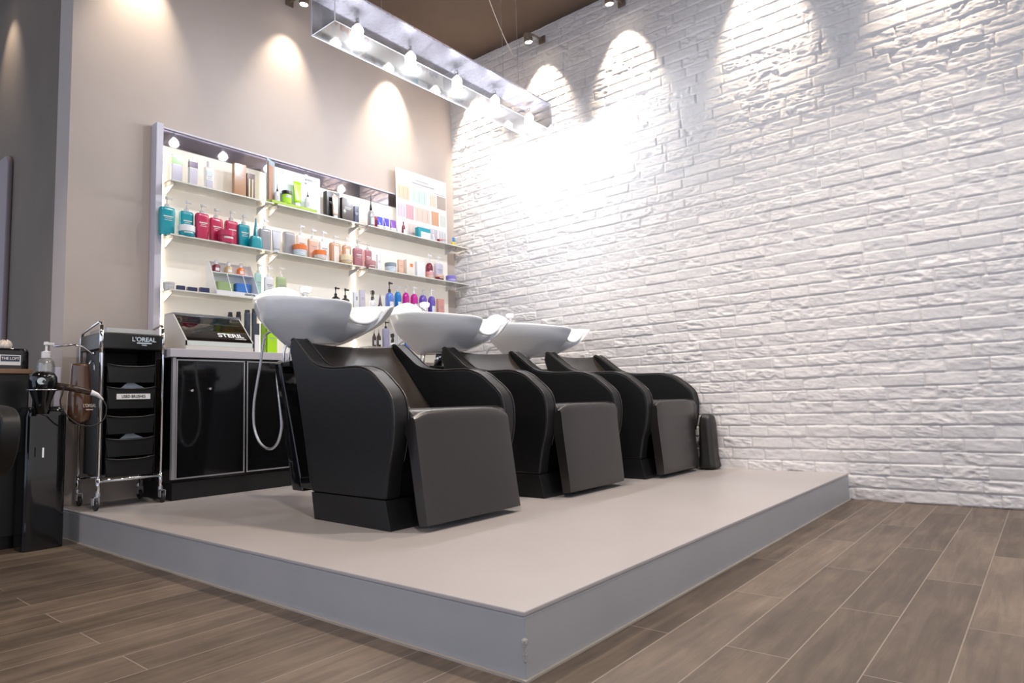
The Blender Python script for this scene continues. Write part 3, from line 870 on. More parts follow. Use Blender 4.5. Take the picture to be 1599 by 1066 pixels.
# ------------------------------------------------------------------ things at the left edge
def styling_station():
    x0, x1, y0, y1 = -4.05, -3.175, 2.91, 3.29
    t = thing('styling_station', ((x0+x1)/2, (y0+y1)/2, 0), 'black styling station with brown edged top at the left picture edge', 'station')
    o = -Vector(((x0+x1)/2, (y0+y1)/2, 0))
    def B(n, a, b_, c, d, e, f, m, bevel=0, par=t): return boxo(n, a+o.x, b_+o.x, c+o.y, d+o.y, e, f, m, par, bevel)
    B('body', x0+.01, x1-.01, y0+.01, y1, .06, .829, M_blackmatt, .003)
    B('plinth', x0+.03, x1-.03, y0+.03, y1, .0005, .0598, M_black)
    B('worktop', x0, x1, y0, y1, .8295, .852, mat('walnut_top', (.26,.14,.07), .4), .002)
    B('drawer_front', x0+.02, x1-.016, y0+.002, y0+.0098, .45, .80, M_black, .002)
    bm = bmesh.new(); tube(bm, [(-.05, y0+o.y-.018, .62), (.15, y0+o.y-.018, .62)], .006, n=8)
    box(bm, -.045, -.035, y0+o.y-.018, y0+o.y+.004, .614, .626); box(bm, .135, .145, y0+o.y-.018, y0+o.y+.004, .614, .626)
    link_bm('handle', bm, M_chrome, t)
styling_station()
def tool_cabinet():
    x0, x1, y0, y1 = -3.235, -3.066, 2.755, 2.905
    t = thing('tool_cabinet', ((x0+x1)/2, (y0+y1)/2, 0), 'narrow glossy black tool cabinet holding hair dryers, beside the platform', 'cabinet')
    o = -Vector(((x0+x1)/2, (y0+y1)/2, 0))
    bm = bmesh.new(); rings = []
    for z in (.0005, .62, .655, .665):
        k = {.0005: .0, .62: 0, .655: .010, .665: .02}[z]
        rings.append([(x, y, z) for x, y, _ in srect(x1-x0-2*k, y1-y0-2*k, 0, 32, 7)])
    loft(bm, rings)
    link_bm('body', bm, M_blackgloss, t, smooth=False, bevel=.002)
    # ring shelf that the dryer drops into
    bm = bmesh.new()
    P = [(-.050+.064*math.cos(a), -.175+.062*math.sin(a), .740) for a in np.linspace(0, 2*math.pi, 33)]
    tube(bm, P, .0032, n=8)
    link_bm('dryer_ring', bm, M_chrome, t, smooth=True)
    bm = bmesh.new(); tube(bm, [(-.05, -.113, .740), (-.05, -.05, .740), (-.05, -.04, .66)], .005, n=8)
    link_bm('ring_arm', bm, M_chrome, t, smooth=True)
    bm = bmesh.new(); box(bm, -.035, -.028, -.143, -.1355, .43, .475)
    link_bm('hinge_tab', bm, M_chrome, t)
tool_cabinet()
def dryer():
    t = thing('hair_dryer', (-3.200, 2.655, .745), 'glossy black hair dryer resting nose down in the chrome ring', 'hair dryer')
    bm = bmesh.new(); lathe(bm, [(.028, -.115), (.034, -.06), (.050, -.01), (.056, .03), (.054, .055), (.044, .072), (.030, .080), (.010, .082)], n=28)
    link_bm('barrel', bm, M_blackgloss, t, smooth=True)
    bm = bmesh.new(); lathe(bm, [(.016, -.002), (.016, .002)], n=16)
    link_bm('badge', bm, mat('pale_badge', (.62,.72,.76), .3), t, loc=(-.020, -.050, .035), rot=(math.pi/2, 0, -.2))
    bm = bmesh.new(); tube(bm, [(.045, -.01, .015), (.11, -.02, .004), (.185, -.035, -.018)], [.017, .016, .014], n=14)
    hd = link_bm('handle', bm, mat('brown_black_gloss', (.05,.03,.02), .15), t, smooth=True)
    bm = bmesh.new(); tube(bm, [(.185, -.035, -.018), (.212, -.04, -.030), (.235, -.045, -.055)], [.014, .010, .005], n=12)
    link_bm('strain_relief', bm, M_white, hd, smooth=True)
    cp = [(0.235, -0.045, -0.055), (0.249, -0.045, -0.085), (0.249, -0.045, -0.125), (0.231, -0.045, -0.16), (0.19, -0.045, -0.178), (0.142, -0.045, -0.172), (0.101, -0.04, -0.14), (0.071, -0.04, -0.1), (0.059, -0.04, -0.06), (0.066, -0.045, -0.02), (0.071, -0.05, 0.02)]
    bm = bmesh.new(); tube(bm, smooth_path(cp, 6), .0032, n=8)
    link_bm('power_cord', bm, M_rubber, t, smooth=True)
dryer()
def canister():
    t = thing('tool_canister', (-3.005, 2.80, .60), 'brown glossy round bottomed canister hanging between dryer and trolley', 'canister')
    bm = bmesh.new(); lathe(bm, [(.006, -.028), (.030, -.022), (.046, -.004), (.052, .03), (.052, .12), (.044, .17), (.040, .26), (.040, .275), (.036, .275), (.036, .26)], n=28)
    link_bm('shell', bm, mat('brown_gloss', (.10,.050,.028), .12, coat=.6), t, smooth=True)
    lm = mat('pale_print', (.62,.56,.50), .5)
    text('brand_text', "L'OREAL", .022, lm, t, (.030, -.047, .065), (math.pi/2, 0, .55), bold=.0004)
    bm = bmesh.new(); prism(bm, [(-.022, -.0025), (.022, -.0025), (.022, .0025), (-.022, .0025)], 'y', -.001, .001)
    link_bm('brand_underline', bm, lm, t, loc=(.030, -.0475, .046), rot=(0, 0, .55))
    bm = bmesh.new(); tube(bm, smooth_path([(.036, .0, .26), (.045, .0, .29), (.062, .01, .285), (.066, .012, .24)], 4), .004, n=8)
    link_bm('hanging_hook', bm, M_chrome, t, smooth=True)
canister()
def ring_holder():
    bm = bmesh.new()
    tube(bm, [(-3.075+.045*math.cos(a), 2.80+.035*math.sin(a), .965+.006*math.cos(a)) for a in np.linspace(0, 2*math.pi, 29)], .004, n=8)
    tube(bm, smooth_path([(-3.032, 2.80, .968), (-3.00, 2.80, .962), (-2.975, 2.80, .945), (-2.955, 2.80, .93)], 4), .0055, n=8)
    tube(bm, [(-2.955, 2.80, .93), (-2.942, 2.80, .93)], .008, n=8)
    tag(link_bm('wire_ring_holder', bm, M_chrome, smooth=True), 'empty chrome wire ring holder at the top left side of trolley', 'holder')
ring_holder()
bm = bmesh.new(); loft(bm, [srect(.036, .036, z, 20, 5, -3.088, 2.868) for z in (.666, .672, .855, .860)])
tag(link_bm('white_canister', bm, mat('lavender_white', (.62,.60,.72), .4), bevel=.002), 'slim lavender white container standing on the tool cabinet', 'container')
def tissue_box():
    t = thing('tissue_box', (-3.30, 3.02, .8525), 'black tissue box with a small white and blue name label', 'tissue box')
    bm = bmesh.new(); loft(bm, [srect(.25*k, .13*k, z, 32, 7) for z, k in ((0, 1), (.085, 1), (.098, .97), (.103, .9))])
    bx = link_bm('box_body', bm, M_blackgloss, t, bevel=.001)
    bm = bmesh.new(); box(bm, .0, .085, -.0675, -.0655, .020, .070)
    lb = link_bm('name_label', bm, M_white, t)
    bm = bmesh.new(); box(bm, .005, .080, -.0685, -.0676, .038, .066)
    link_bm('label_field', bm, mat('ink_blue', (.05,.06,.10), .4), lb)
    text('label_text', 'THE LOFT', .0185, M_white, lb, (.0425, -.0690, .052), sx=.86, bold=.0003)
    bm = bmesh.new(); rs = random.Random(2); n = 18
    rings = []
    for z, k in ((.100, .020), (.115, .026), (.130, .020), (.140, .006)):
        rings.append([(.035+k*math.cos(2*math.pi*i/n)*(1+.5*math.sin(3*i))*.9, k*.6*math.sin(2*math.pi*i/n), z+.012*math.sin(2.3*i)*(z > .11)) for i in range(n)])
    loft(bm, rings)
    link_bm('tissue', bm, mat('warm_tissue', (.80,.70,.62), .9), t, smooth=True)
tissue_box()
def clear_pump():
    t = thing('pump_bottle', (-3.135, 2.862, .6665), 'clear lotion bottle with white pump standing behind the hair dryer', 'bottle')
    bm = bmesh.new(); lathe(bm, [(.036, 0), (.038, .01), (.038, .20), (.034, .222), (.018, .238)], n=26)
    link_bm('body', bm, glassy('clear_bottle', (.82,.82,.80), .12, .04, opacity=.25), t, smooth=True)
    bm = bmesh.new(); lathe(bm, [(.020, .238), (.020, .268), (.012, .272), (.005, .274), (.005, .300), (.012, .304), (.011, .318)], n=18)
    box(bm, -.008, .032, -.006, .006, .304, .315)
    link_bm('pump', bm, M_white, t)
    bm = bmesh.new(); tube(bm, [(0, 0, .02), (0, 0, .238)], .003, n=6)
    link_bm('dip_tube', bm, M_white, t)
clear_pump()
def styling_chair():
    t = thing('styling_chair', (-3.79, 2.15, 0), 'black styling chair with curved arm cut off by the left picture edge', 'chair')
    bm = bmesh.new(); loft(bm, [srect(.52, .50, z, 32, 4) for z in (.44, .45, .52, .54)])
    link_bm('seat', bm, M_leather, t, bevel=.004)
    bm = bmesh.new(); loft(bm, [srect(.54-k*.05, .07, z, 28, 4, 0, .24+k*.05) for z, k in ((.48, 0), (.70, .5), (.84, 1), (.86, 1.4))])
    link_bm('backrest', bm, M_leather, t, bevel=.004)
    for s in (-1, 1):
        bm = bmesh.new()
        out = smooth_path([(0, .27, .50), (0, .26, .655), (0, .18, .672), (0, .02, .668), (0, -.16, .650), (0, -.23, .60), (0, -.21, .50), (0, -.10, .41), (0, .10, .40)], 5)
        prism(bm, [(v.y, v.z) for v in out], 'x', s*.30-.03, s*.30+.03)
        link_bm('arm', bm, M_blackmatt, t, bevel=.008)
    bm = bmesh.new(); lathe(bm, [(.24, .0005), (.24, .012), (.06, .035), (.035, .06), (.035, .30), (.05, .31), (.05, .439)], n=36)
    link_bm('pedestal', bm, M_chrome, t, smooth=False)
styling_chair()
ITEMS = [
    ('box', 'product_box', 'box', 'pale box with green top band, first on the top shelf at left', 'products on the top glass shelf', 2.99, -2.474, 0.067, 0.179, 0.179, 1.97, 'pale', 'band', 'green'),
    ('box', 'product_box', 'box', 'pale box with dark purple top band on the top shelf', 'products on the top glass shelf', 2.96, -2.389, 0.054, 0.167, 0.167, 1.97, 'pale', 'band', 'plum'),
    ('flat', 'cream_bottle', 'bottle', 'white bottle with light blue labels and round white cap on top shelf', 'products on the top glass shelf', 2.97, -2.287, 0.064, 0.148, 0.189, 1.97, 'white', 'cap', 'white'),
    ('box', 'gift_box', 'box', 'tall copper brown box on the top shelf', 'products on the top glass shelf', 2.97, -2.091, 0.088, 0.221, 0.221, 1.97, 'copper', '', ''),
    ('box', 'gift_box', 'box', 'shorter dark brown box with pale stripes beside the copper box', 'products on the top glass shelf', 2.97, -2.015, 0.06, 0.177, 0.177, 1.97, 'dkbrown', 'stripe', 'copper'),
    ('box', 'black_box', 'box', 'black box with silver streak beside the white display board', 'products on the top glass shelf', 2.99, -1.377, 0.127, 0.205, 0.205, 1.97, 'black', '', ''),
    ('box', 'black_box', 'box', 'wide dark brown box with small silver emblem on top shelf', 'products on the top glass shelf', 2.985, -1.252, 0.12, 0.184, 0.184, 1.97, 'espresso', '', ''),
    ('box', 'product_box', 'box', 'narrow navy box right of the wide dark brown box', 'products on the top glass shelf', 2.97, -1.174, 0.047, 0.144, 0.144, 1.97, 'navy', '', ''),
    ('tube', 'cream_tube', 'tube', 'peach and silver tube standing before the dark boxes', 'products on the top glass shelf', 2.945, -1.377, 0.05, 0.171, 0.171, 1.97, 'peachsil', 'foot', 'white'),
    ('round', 'serum_bottle', 'bottle', 'grey bottle with thin black nozzle on the top shelf', 'products on the top glass shelf', 2.96, -1.043, 0.07, 0.135, 0.266, 1.97, 'grey', 'nozzle', 'black'),
    ('box', 'product_box', 'box', 'slim red box behind the blue tubes', 'products on the top glass shelf', 3.0, -0.96, 0.031, 0.115, 0.115, 1.97, 'red', '', ''),
    ('tube', 'colour_tube', 'tube', 'royal blue tube with violet crimp, first of the three bright tubes', 'products on the top glass shelf', 2.96, -0.955, 0.057, 0.103, 0.103, 1.97, 'royal', 'foot', 'white'),
    ('tube', 'colour_tube', 'tube', 'deep blue tube standing between the two other bright tubes', 'products on the top glass shelf', 2.96, -0.893, 0.061, 0.105, 0.105, 1.97, 'indigo', 'foot', 'white'),
    ('tube', 'colour_tube', 'tube', 'purple tube with white lower end beside the deep blue tube', 'products on the top glass shelf', 2.96, -0.826, 0.062, 0.103, 0.103, 1.97, 'purple', 'foot', 'white'),
    ('tube', 'cream_tube', 'tube', 'plain white tube right of the purple tube', 'products on the top glass shelf', 2.96, -0.767, 0.043, 0.099, 0.099, 1.97, 'white', 'foot', 'white'),
    ('round', 'nail_bottle', 'bottle', 'tiny dark red bottle at the left foot of the poster', 'products on the top glass shelf', 2.96, -0.718, 0.034, 0.088, 0.114, 1.97, 'wine', 'cap', 'wine'),
    ('box', 'product_box', 'box', 'teal box with white face before the poster', 'products on the top glass shelf', 2.94, -0.528, 0.157, 0.088, 0.088, 1.97, 'teal', 'face', 'white'),
    ('flat', 'dropper_bottle', 'bottle', 'small bottle with blue cap and yellow base at shelf end', 'products on the top glass shelf', 2.93, -0.178, 0.055, 0.033, 0.073, 1.97, 'yellow', 'cap', 'blue'),
    ('flat', 'pump_bottle', 'bottle', 'tall teal pump bottle at the left end of the middle shelf', 'products on the middle glass shelf', 2.97, -2.532, 0.093, 0.166, 0.231, 1.648, 'teal', 'pump', 'clear'),
    ('flat', 'pump_bottle', 'bottle', 'teal pump bottle behind the teal jar with white lid', 'products on the middle glass shelf', 3.01, -2.402, 0.087, 0.175, 0.246, 1.648, 'teal', 'pump', 'clear'),
    ('jar', 'cream_jar', 'jar', 'teal jar with white lid on the middle shelf', 'products on the middle glass shelf', 2.935, -2.433, 0.104, 0.029, 0.067, 1.648, 'teal', 'lid', 'white'),
    ('flat', 'shampoo_bottle', 'bottle', 'crimson bottle, first from the left of the three', 'products on the middle glass shelf', 2.98, -2.322, 0.086, 0.173, 0.233, 1.648, 'crimson', 'pump', 'clear'),
    ('flat', 'shampoo_bottle', 'bottle', 'crimson bottle in the middle of the three', 'products on the middle glass shelf', 2.992, -2.23, 0.089, 0.164, 0.229, 1.648, 'crimson', 'pump', 'clear'),
    ('flat', 'shampoo_bottle', 'bottle', 'crimson bottle next to the small teal pump bottle', 'products on the middle glass shelf', 3.01, -2.122, 0.089, 0.171, 0.242, 1.648, 'crimson', 'pump', 'clear'),
    ('jar', 'cream_jar', 'jar', 'crimson jar in front of the crimson bottles', 'products on the middle glass shelf', 2.935, -2.191, 0.114, 0.044, 0.081, 1.648, 'crimson', 'lid', 'crimson'),
    ('flat', 'pump_bottle', 'bottle', 'teal pump bottle between the crimson bottles and cone spray', 'products on the middle glass shelf', 2.99, -2.049, 0.084, 0.158, 0.225, 1.648, 'teal', 'pump', 'clear'),
    ('cone', 'spray_bottle', 'bottle', 'teal bottle with a tall pointed cone nozzle', 'products on the middle glass shelf', 2.937, -1.994, 0.097, 0.081, 0.203, 1.648, 'teal', 'cone', 'dkteal'),
    ('flat', 'pump_bottle', 'bottle', 'grey pump bottle right of the teal cone bottle', 'products on the middle glass shelf', 2.98, -1.908, 0.091, 0.155, 0.224, 1.648, 'grey', 'pump', 'white'),
    ('tube', 'cream_tube', 'tube', 'silver white squeeze tube beside the grey pump bottle', 'products on the middle glass shelf', 2.955, -1.838, 0.063, 0.154, 0.154, 1.648, 'silver', 'foot', 'white'),
    ('flat', 'shampoo_bottle', 'bottle', 'plain grey bottle with pale label after the silver tube', 'products on the middle glass shelf', 2.98, -1.731, 0.092, 0.165, 0.165, 1.648, 'grey', '', ''),
    ('flat', 'pump_bottle', 'bottle', 'white pump bottle behind the first orange lidded jar', 'products on the middle glass shelf', 3.01, -1.619, 0.076, 0.169, 0.247, 1.648, 'cream', 'pump', 'white'),
    ('jar', 'cream_jar', 'jar', 'white jar with orange lid, left one of two', 'products on the middle glass shelf', 2.935, -1.675, 0.111, 0.042, 0.078, 1.648, 'iceblue', 'lid', 'orange'),
    ('flat', 'pump_bottle', 'bottle', 'peach pump bottle between the two orange lidded jars', 'products on the middle glass shelf', 2.99, -1.537, 0.083, 0.152, 0.231, 1.648, 'peach', 'pump', 'white'),
    ('flat', 'pump_bottle', 'bottle', 'white pump bottle behind the second orange lidded jar', 'products on the middle glass shelf', 2.99, -1.449, 0.077, 0.149, 0.228, 1.648, 'white', 'pump', 'white'),
    ('jar', 'cream_jar', 'jar', 'white jar with orange lid, right one of two', 'products on the middle glass shelf', 2.935, -1.515, 0.109, 0.032, 0.064, 1.648, 'peachice', 'lid', 'orange'),
    ('flat', 'pump_bottle', 'bottle', 'copper pump bottle with white label on the middle shelf', 'products on the middle glass shelf', 2.98, -1.358, 0.096, 0.153, 0.21, 1.648, 'copperlt', 'pump', 'white'),
    ('flat', 'pump_bottle', 'bottle', 'copper pump bottle behind the gold jar', 'products on the middle glass shelf', 3.01, -1.234, 0.08, 0.16, 0.223, 1.648, 'copperlt', 'pump', 'white'),
    ('jar', 'cream_jar', 'jar', 'gold jar with pale lid before the copper bottles', 'products on the middle glass shelf', 2.94, -1.287, 0.112, 0.025, 0.068, 1.648, 'gold', 'lid', 'goldlt'),
    ('flat', 'pump_bottle', 'bottle', 'mauve pump bottle left of the mauve jar', 'products on the middle glass shelf', 2.98, -1.157, 0.091, 0.148, 0.217, 1.648, 'mauve', 'pump', 'clear'),
    ('flat', 'pump_bottle', 'bottle', 'mauve pump bottle standing behind the mauve jar', 'products on the middle glass shelf', 3.01, -1.041, 0.076, 0.157, 0.212, 1.648, 'mauve', 'pump', 'clear'),
    ('jar', 'cream_jar', 'jar', 'mauve jar at the right of the mauve bottles', 'products on the middle glass shelf', 2.945, -1.071, 0.114, 0.023, 0.058, 1.648, 'mauve', 'lid', 'mauvelt'),
    ('box', 'product_box', 'box', 'slim white carton near the middle shelf joint', 'products on the middle glass shelf', 2.98, -0.957, 0.044, 0.131, 0.131, 1.648, 'white', '', ''),
    ('jar', 'cream_jar', 'jar', 'frosted jar with grey lid left of the peach cartons', 'products on the middle glass shelf', 2.96, -0.858, 0.119, 0.046, 0.076, 1.648, 'iceblue', 'lid', 'slate'),
    ('box', 'product_box', 'box', 'slim peach carton beside the grey lidded jar', 'products on the middle glass shelf', 2.98, -0.738, 0.06, 0.123, 0.123, 1.648, 'peach', '', ''),
    ('box', 'product_box', 'box', 'white and peach carton with orange square on it', 'products on the middle glass shelf', 2.96, -0.662, 0.106, 0.131, 0.131, 1.648, 'cream', 'square', 'orange'),
    ('box', 'product_box', 'box', 'white carton with an orange side edge', 'products on the middle glass shelf', 2.945, -0.564, 0.105, 0.127, 0.127, 1.648, 'white', 'edge', 'orange'),
    ('round', 'serum_bottle', 'bottle', 'dark red bottle with clear pump on the middle shelf', 'products on the middle glass shelf', 3.01, -0.397, 0.085, 0.152, 0.229, 1.648, 'wine', 'pump', 'white'),
    ('jar', 'cream_jar', 'jar', 'small peach jar in front of the dark red bottle', 'products on the middle glass shelf', 2.945, -0.457, 0.098, 0.03, 0.057, 1.648, 'peach', 'lid', 'rose'),
    ('flat', 'pump_bottle', 'bottle', 'pale lavender bottle behind the dark red jar', 'products on the middle glass shelf', 3.01, -0.291, 0.099, 0.161, 0.223, 1.648, 'lavender', 'pump', 'white'),
    ('jar', 'cream_jar', 'jar', 'dark red jar with pale lid on the middle shelf', 'products on the middle glass shelf', 2.945, -0.343, 0.108, 0.023, 0.045, 1.648, 'wine', 'lid', 'peach'),
    ('jar', 'cream_jar', 'jar', 'lilac jar at the far right end of the middle shelf', 'products on the middle glass shelf', 2.945, -0.208, 0.124, 0.029, 0.057, 1.648, 'lilac', 'lid', 'violet'),
    ('jar', 'glass_jar', 'jar', 'clear squat glass jar at the left end of lower shelf', 'products on the lower glass shelf', 2.97, -2.514, 0.068, 0.036, 0.047, 1.325, 'glassy', 'lid', 'glassy'),
    ('box', 'small_box', 'box', 'small navy box beside the clear glass jar', 'products on the lower glass shelf', 2.95, -2.456, 0.051, 0.032, 0.032, 1.325, 'navy', '', ''),
    ('box', 'small_box', 'box', 'small navy box, middle one of the three', 'products on the lower glass shelf', 2.95, -2.39, 0.062, 0.03, 0.03, 1.325, 'navy', '', ''),
    ('box', 'small_box', 'box', 'small navy box beside the white tiered display stand', 'products on the lower glass shelf', 2.95, -2.318, 0.062, 0.035, 0.035, 1.325, 'navy', '', ''),
    ('flat', 'pump_bottle', 'bottle', 'sea green pump bottle right of the tiered display stand', 'products on the lower glass shelf', 2.98, -1.952, 0.053, 0.176, 0.239, 1.325, 'seagreen', 'pump', 'clear'),
    ('flat', 'pump_bottle', 'bottle', 'white pump bottle between the sea green and olive ones', 'products on the lower glass shelf', 2.97, -1.885, 0.073, 0.158, 0.23, 1.325, 'white', 'pump', 'white'),
    ('flat', 'pump_bottle', 'bottle', 'pale olive pump bottle above the first basin', 'products on the lower glass shelf', 2.97, -1.797, 0.085, 0.169, 0.239, 1.325, 'olive', 'pump', 'cream'),
    ('round', 'pump_bottle', 'bottle', 'black pump bottle above the nearest basin, left of a pair', 'products on the lower glass shelf', 2.97, -1.361, 0.074, 0.085, 0.155, 1.325, 'black', 'pump', 'black'),
    ('round', 'pump_bottle', 'bottle', 'black pump bottle above the nearest basin, right of a pair', 'products on the lower glass shelf', 2.97, -1.278, 0.076, 0.08, 0.153, 1.325, 'black', 'pump', 'black'),
    ('box', 'product_box', 'box', 'white carton with grey dot beside the black pump bottles', 'products on the lower glass shelf', 2.96, -1.193, 0.052, 0.135, 0.135, 1.325, 'white', 'dot', 'grey'),
    ('box', 'product_box', 'box', 'pale lilac grey carton behind the nearest basin', 'products on the lower glass shelf', 2.97, -1.127, 0.053, 0.158, 0.158, 1.325, 'lavender', '', ''),
    ('round', 'spray_bottle', 'bottle', 'white spray bottle with a dark trigger head', 'products on the lower glass shelf', 2.97, -1.035, 0.061, 0.09, 0.169, 1.325, 'white', 'trigger', 'black'),
    ('cone', 'oil_bottle', 'bottle', 'dark brown cone shaped bottle beside the tall blue bottle', 'products on the lower glass shelf', 2.95, -0.974, 0.08, 0.059, 0.138, 1.325, 'espresso', 'cone', 'espresso'),
    ('dome', 'pump_bottle', 'bottle', 'periwinkle blue bottle with black pump head', 'products on the lower glass shelf', 2.95, -0.881, 0.086, 0.163, 0.249, 1.325, 'periwinkle', 'pump', 'black'),
    ('dome', 'pump_bottle', 'bottle', 'bright blue bottle with white label, beside the periwinkle one', 'products on the lower glass shelf', 2.96, -0.789, 0.075, 0.18, 0.226, 1.325, 'azure', 'pump', 'clear'),
    ('dome', 'pump_bottle', 'bottle', 'magenta bottle standing beside the bright blue bottle', 'products on the lower glass shelf', 2.97, -0.697, 0.077, 0.186, 0.243, 1.325, 'magenta', 'pump', 'clear'),
    ('dome', 'pump_bottle', 'bottle', 'magenta bottle standing beside a purple bottle', 'products on the lower glass shelf', 2.97, -0.609, 0.086, 0.185, 0.243, 1.325, 'magenta', 'pump', 'white'),
    ('dome', 'pump_bottle', 'bottle', 'purple bottle next to the magenta bottles', 'products on the lower glass shelf', 2.97, -0.513, 0.092, 0.185, 0.233, 1.325, 'violetdk', 'pump', 'clear'),
    ('dome', 'pump_bottle', 'bottle', 'purple bottle next to the pink carton', 'products on the lower glass shelf', 2.97, -0.416, 0.088, 0.185, 0.244, 1.325, 'violetdk', 'pump', 'white'),
    ('box', 'product_box', 'box', 'salmon pink carton at the right end of lower shelf', 'products on the lower glass shelf', 2.98, -0.307, 0.083, 0.175, 0.175, 1.325, 'salmon', '', ''),
    ('round', 'pump_bottle', 'bottle', 'dark amber bottle under the nearest basin rim', 'products on the bottom shelf behind the basins', 2.98, -1.011, 0.039, 0.092, 0.131, 1.062, 'espresso', 'nozzle', 'black'),
    ('round', 'pump_bottle', 'bottle', 'dark amber bottle with white label near grey bottle', 'products on the bottom shelf behind the basins', 2.95, -0.991, 0.043, 0.091, 0.135, 1.062, 'espresso', 'nozzle', 'black'),
    ('flat', 'pump_bottle', 'bottle', 'grey bottle with black pump seen between the first two basins', 'products on the bottom shelf behind the basins', 2.95, -0.923, 0.069, 0.144, 0.199, 1.062, 'lavgrey', 'pump', 'black'),
    ('round', 'spray_bottle', 'bottle', 'white spray bottle with black trigger between the basins', 'products on the bottom shelf behind the basins', 2.95, -0.862, 0.058, 0.037, 0.112, 1.062, 'white', 'trigger', 'black'),
    ('box', 'product_box', 'box', 'brown carton behind the blue packets', 'products on the bottom shelf behind the basins', 3.01, -0.609, 0.075, 0.145, 0.145, 1.062, 'copper', '', ''),
    ('box', 'colour_packet', 'packet', 'vivid blue packet, left one beside the white upright panel', 'products on the bottom shelf behind the basins', 2.95, -0.707, 0.053, 0.082, 0.082, 1.062, 'vivid', '', ''),
    ('box', 'colour_packet', 'packet', 'vivid blue packet with pale edge right of its twin', 'products on the bottom shelf behind the basins', 2.95, -0.659, 0.037, 0.075, 0.075, 1.062, 'vivid', 'edge', 'lavender'),
    ('box', 'colour_packet', 'packet', 'slim grey lilac packet beside the blue packets', 'products on the bottom shelf behind the basins', 2.95, -0.623, 0.027, 0.066, 0.066, 1.062, 'lavgrey', '', ''),
    ('box', 'colour_packet', 'packet', 'slim brown packet leaning beside the grey lilac packet', 'products on the bottom shelf behind the basins', 2.95, -0.593, 0.028, 0.052, 0.052, 1.062, 'copper', '', ''),
    ('round', 'styling_bottle', 'bottle', 'black capped bottle just behind the steriliser corner', 'bottles on the cabinet worktop', 3.03, -2.112, 0.033, 0.26, 0.276, 0.963, 'black', 'cap', 'black'),
    ('round', 'styling_bottle', 'bottle', 'black bottle second from the steriliser corner', 'bottles on the cabinet worktop', 3.02, -2.062, 0.036, 0.262, 0.282, 0.963, 'black', 'cap', 'black'),
    ('round', 'styling_bottle', 'bottle', 'tall charcoal bottle with black cap beside the steriliser', 'bottles on the cabinet worktop', 2.9, -2.069, 0.042, 0.259, 0.279, 0.963, 'charcoal', 'cap', 'black'),
    ('round', 'styling_bottle', 'bottle', 'tall charcoal bottle nearest the lime carton', 'bottles on the cabinet worktop', 2.9, -2.023, 0.036, 0.267, 0.291, 0.963, 'charcoal', 'cap', 'black'),
    ('box', 'product_box', 'box', 'black carton with white label before the charcoal bottles', 'bottles on the cabinet worktop', 2.82, -2.056, 0.046, 0.187, 0.187, 0.963, 'charcoal', 'face', 'white'),
    ('box', 'product_box', 'box', 'dark lime carton beside the black carton', 'bottles on the cabinet worktop', 2.86, -1.986, 0.03, 0.196, 0.196, 0.963, 'limedk', '', ''),
    ('box', 'product_box', 'box', 'bright lime green carton under the nearest basin', 'bottles on the cabinet worktop', 2.86, -1.929, 0.075, 0.172, 0.172, 0.963, 'lime', '', ''),
]

# ------------------------------------------------------------------ products
PC = dict(pale=(.70,.70,.66), green=(.22,.55,.08), plum=(.13,.05,.13), white=(.86,.86,.87), copper=(.42,.21,.10), dkbrown=(.10,.045,.025),
 black=(.015,.013,.014), espresso=(.050,.030,.024), navy=(.035,.04,.11), peachsil=(.72,.52,.42), grey=(.36,.35,.37), red=(.55,.06,.08),
 royal=(.03,.06,.62), indigo=(.06,.04,.55), purple=(.17,.04,.38), wine=(.22,.02,.04), teal=(.0,.30,.37), dkteal=(.01,.24,.32), yellow=(.85,.65,.06),
 blue=(.03,.22,.60), crimson=(.52,.02,.09), silver=(.62,.62,.68), cream=(.86,.78,.70), iceblue=(.66,.75,.80), orange=(.85,.20,.04), peach=(.82,.52,.38), peachice=(.78,.68,.60),
 copperlt=(.62,.33,.20), gold=(.66,.48,.24), goldlt=(.85,.70,.46), mauve=(.44,.17,.20), mauvelt=(.55,.24,.24), slate=(.26,.32,.36), rose=(.78,.38,.38),
 lavender=(.62,.58,.68), lilac=(.42,.38,.78), violet=(.26,.20,.62), glassy=(.66,.66,.70), seagreen=(.42,.66,.60), olive=(.42,.52,.28),
 periwinkle=(.12,.22,.66), azure=(.0,.20,.55), magenta=(.58,.01,.30), violetdk=(.16,.09,.46), salmon=(.74,.36,.30), lavgrey=(.36,.35,.48),
 vivid=(.0,.16,.85), charcoal=(.045,.055,.085), limedk=(.20,.36,.01), lime=(.42,.78,.02), clear=(.80,.80,.80))
def pm(c, gloss=.22):
    if c == 'clear': return MATS.get('clear_pump_plastic') or glassy('clear_pump_plastic', (.92,.92,.92), .10, .15, opacity=.65)
    return mat('product_'+c, PC[c], gloss, coat=.25)

def mark(parent, wd, y, zc, col, rows):
    """printed lines of a product label: a small panel of thin raised bars"""
    bm = bmesh.new()
    for k, (fw_, hh) in enumerate(rows):
        box(bm, -wd*fw_/2, wd*fw_/2, y-.0006, y-.0001, zc-k*.011-hh/2, zc-k*.011+hh/2)
    return link_bm('print', bm, pm(col), parent)

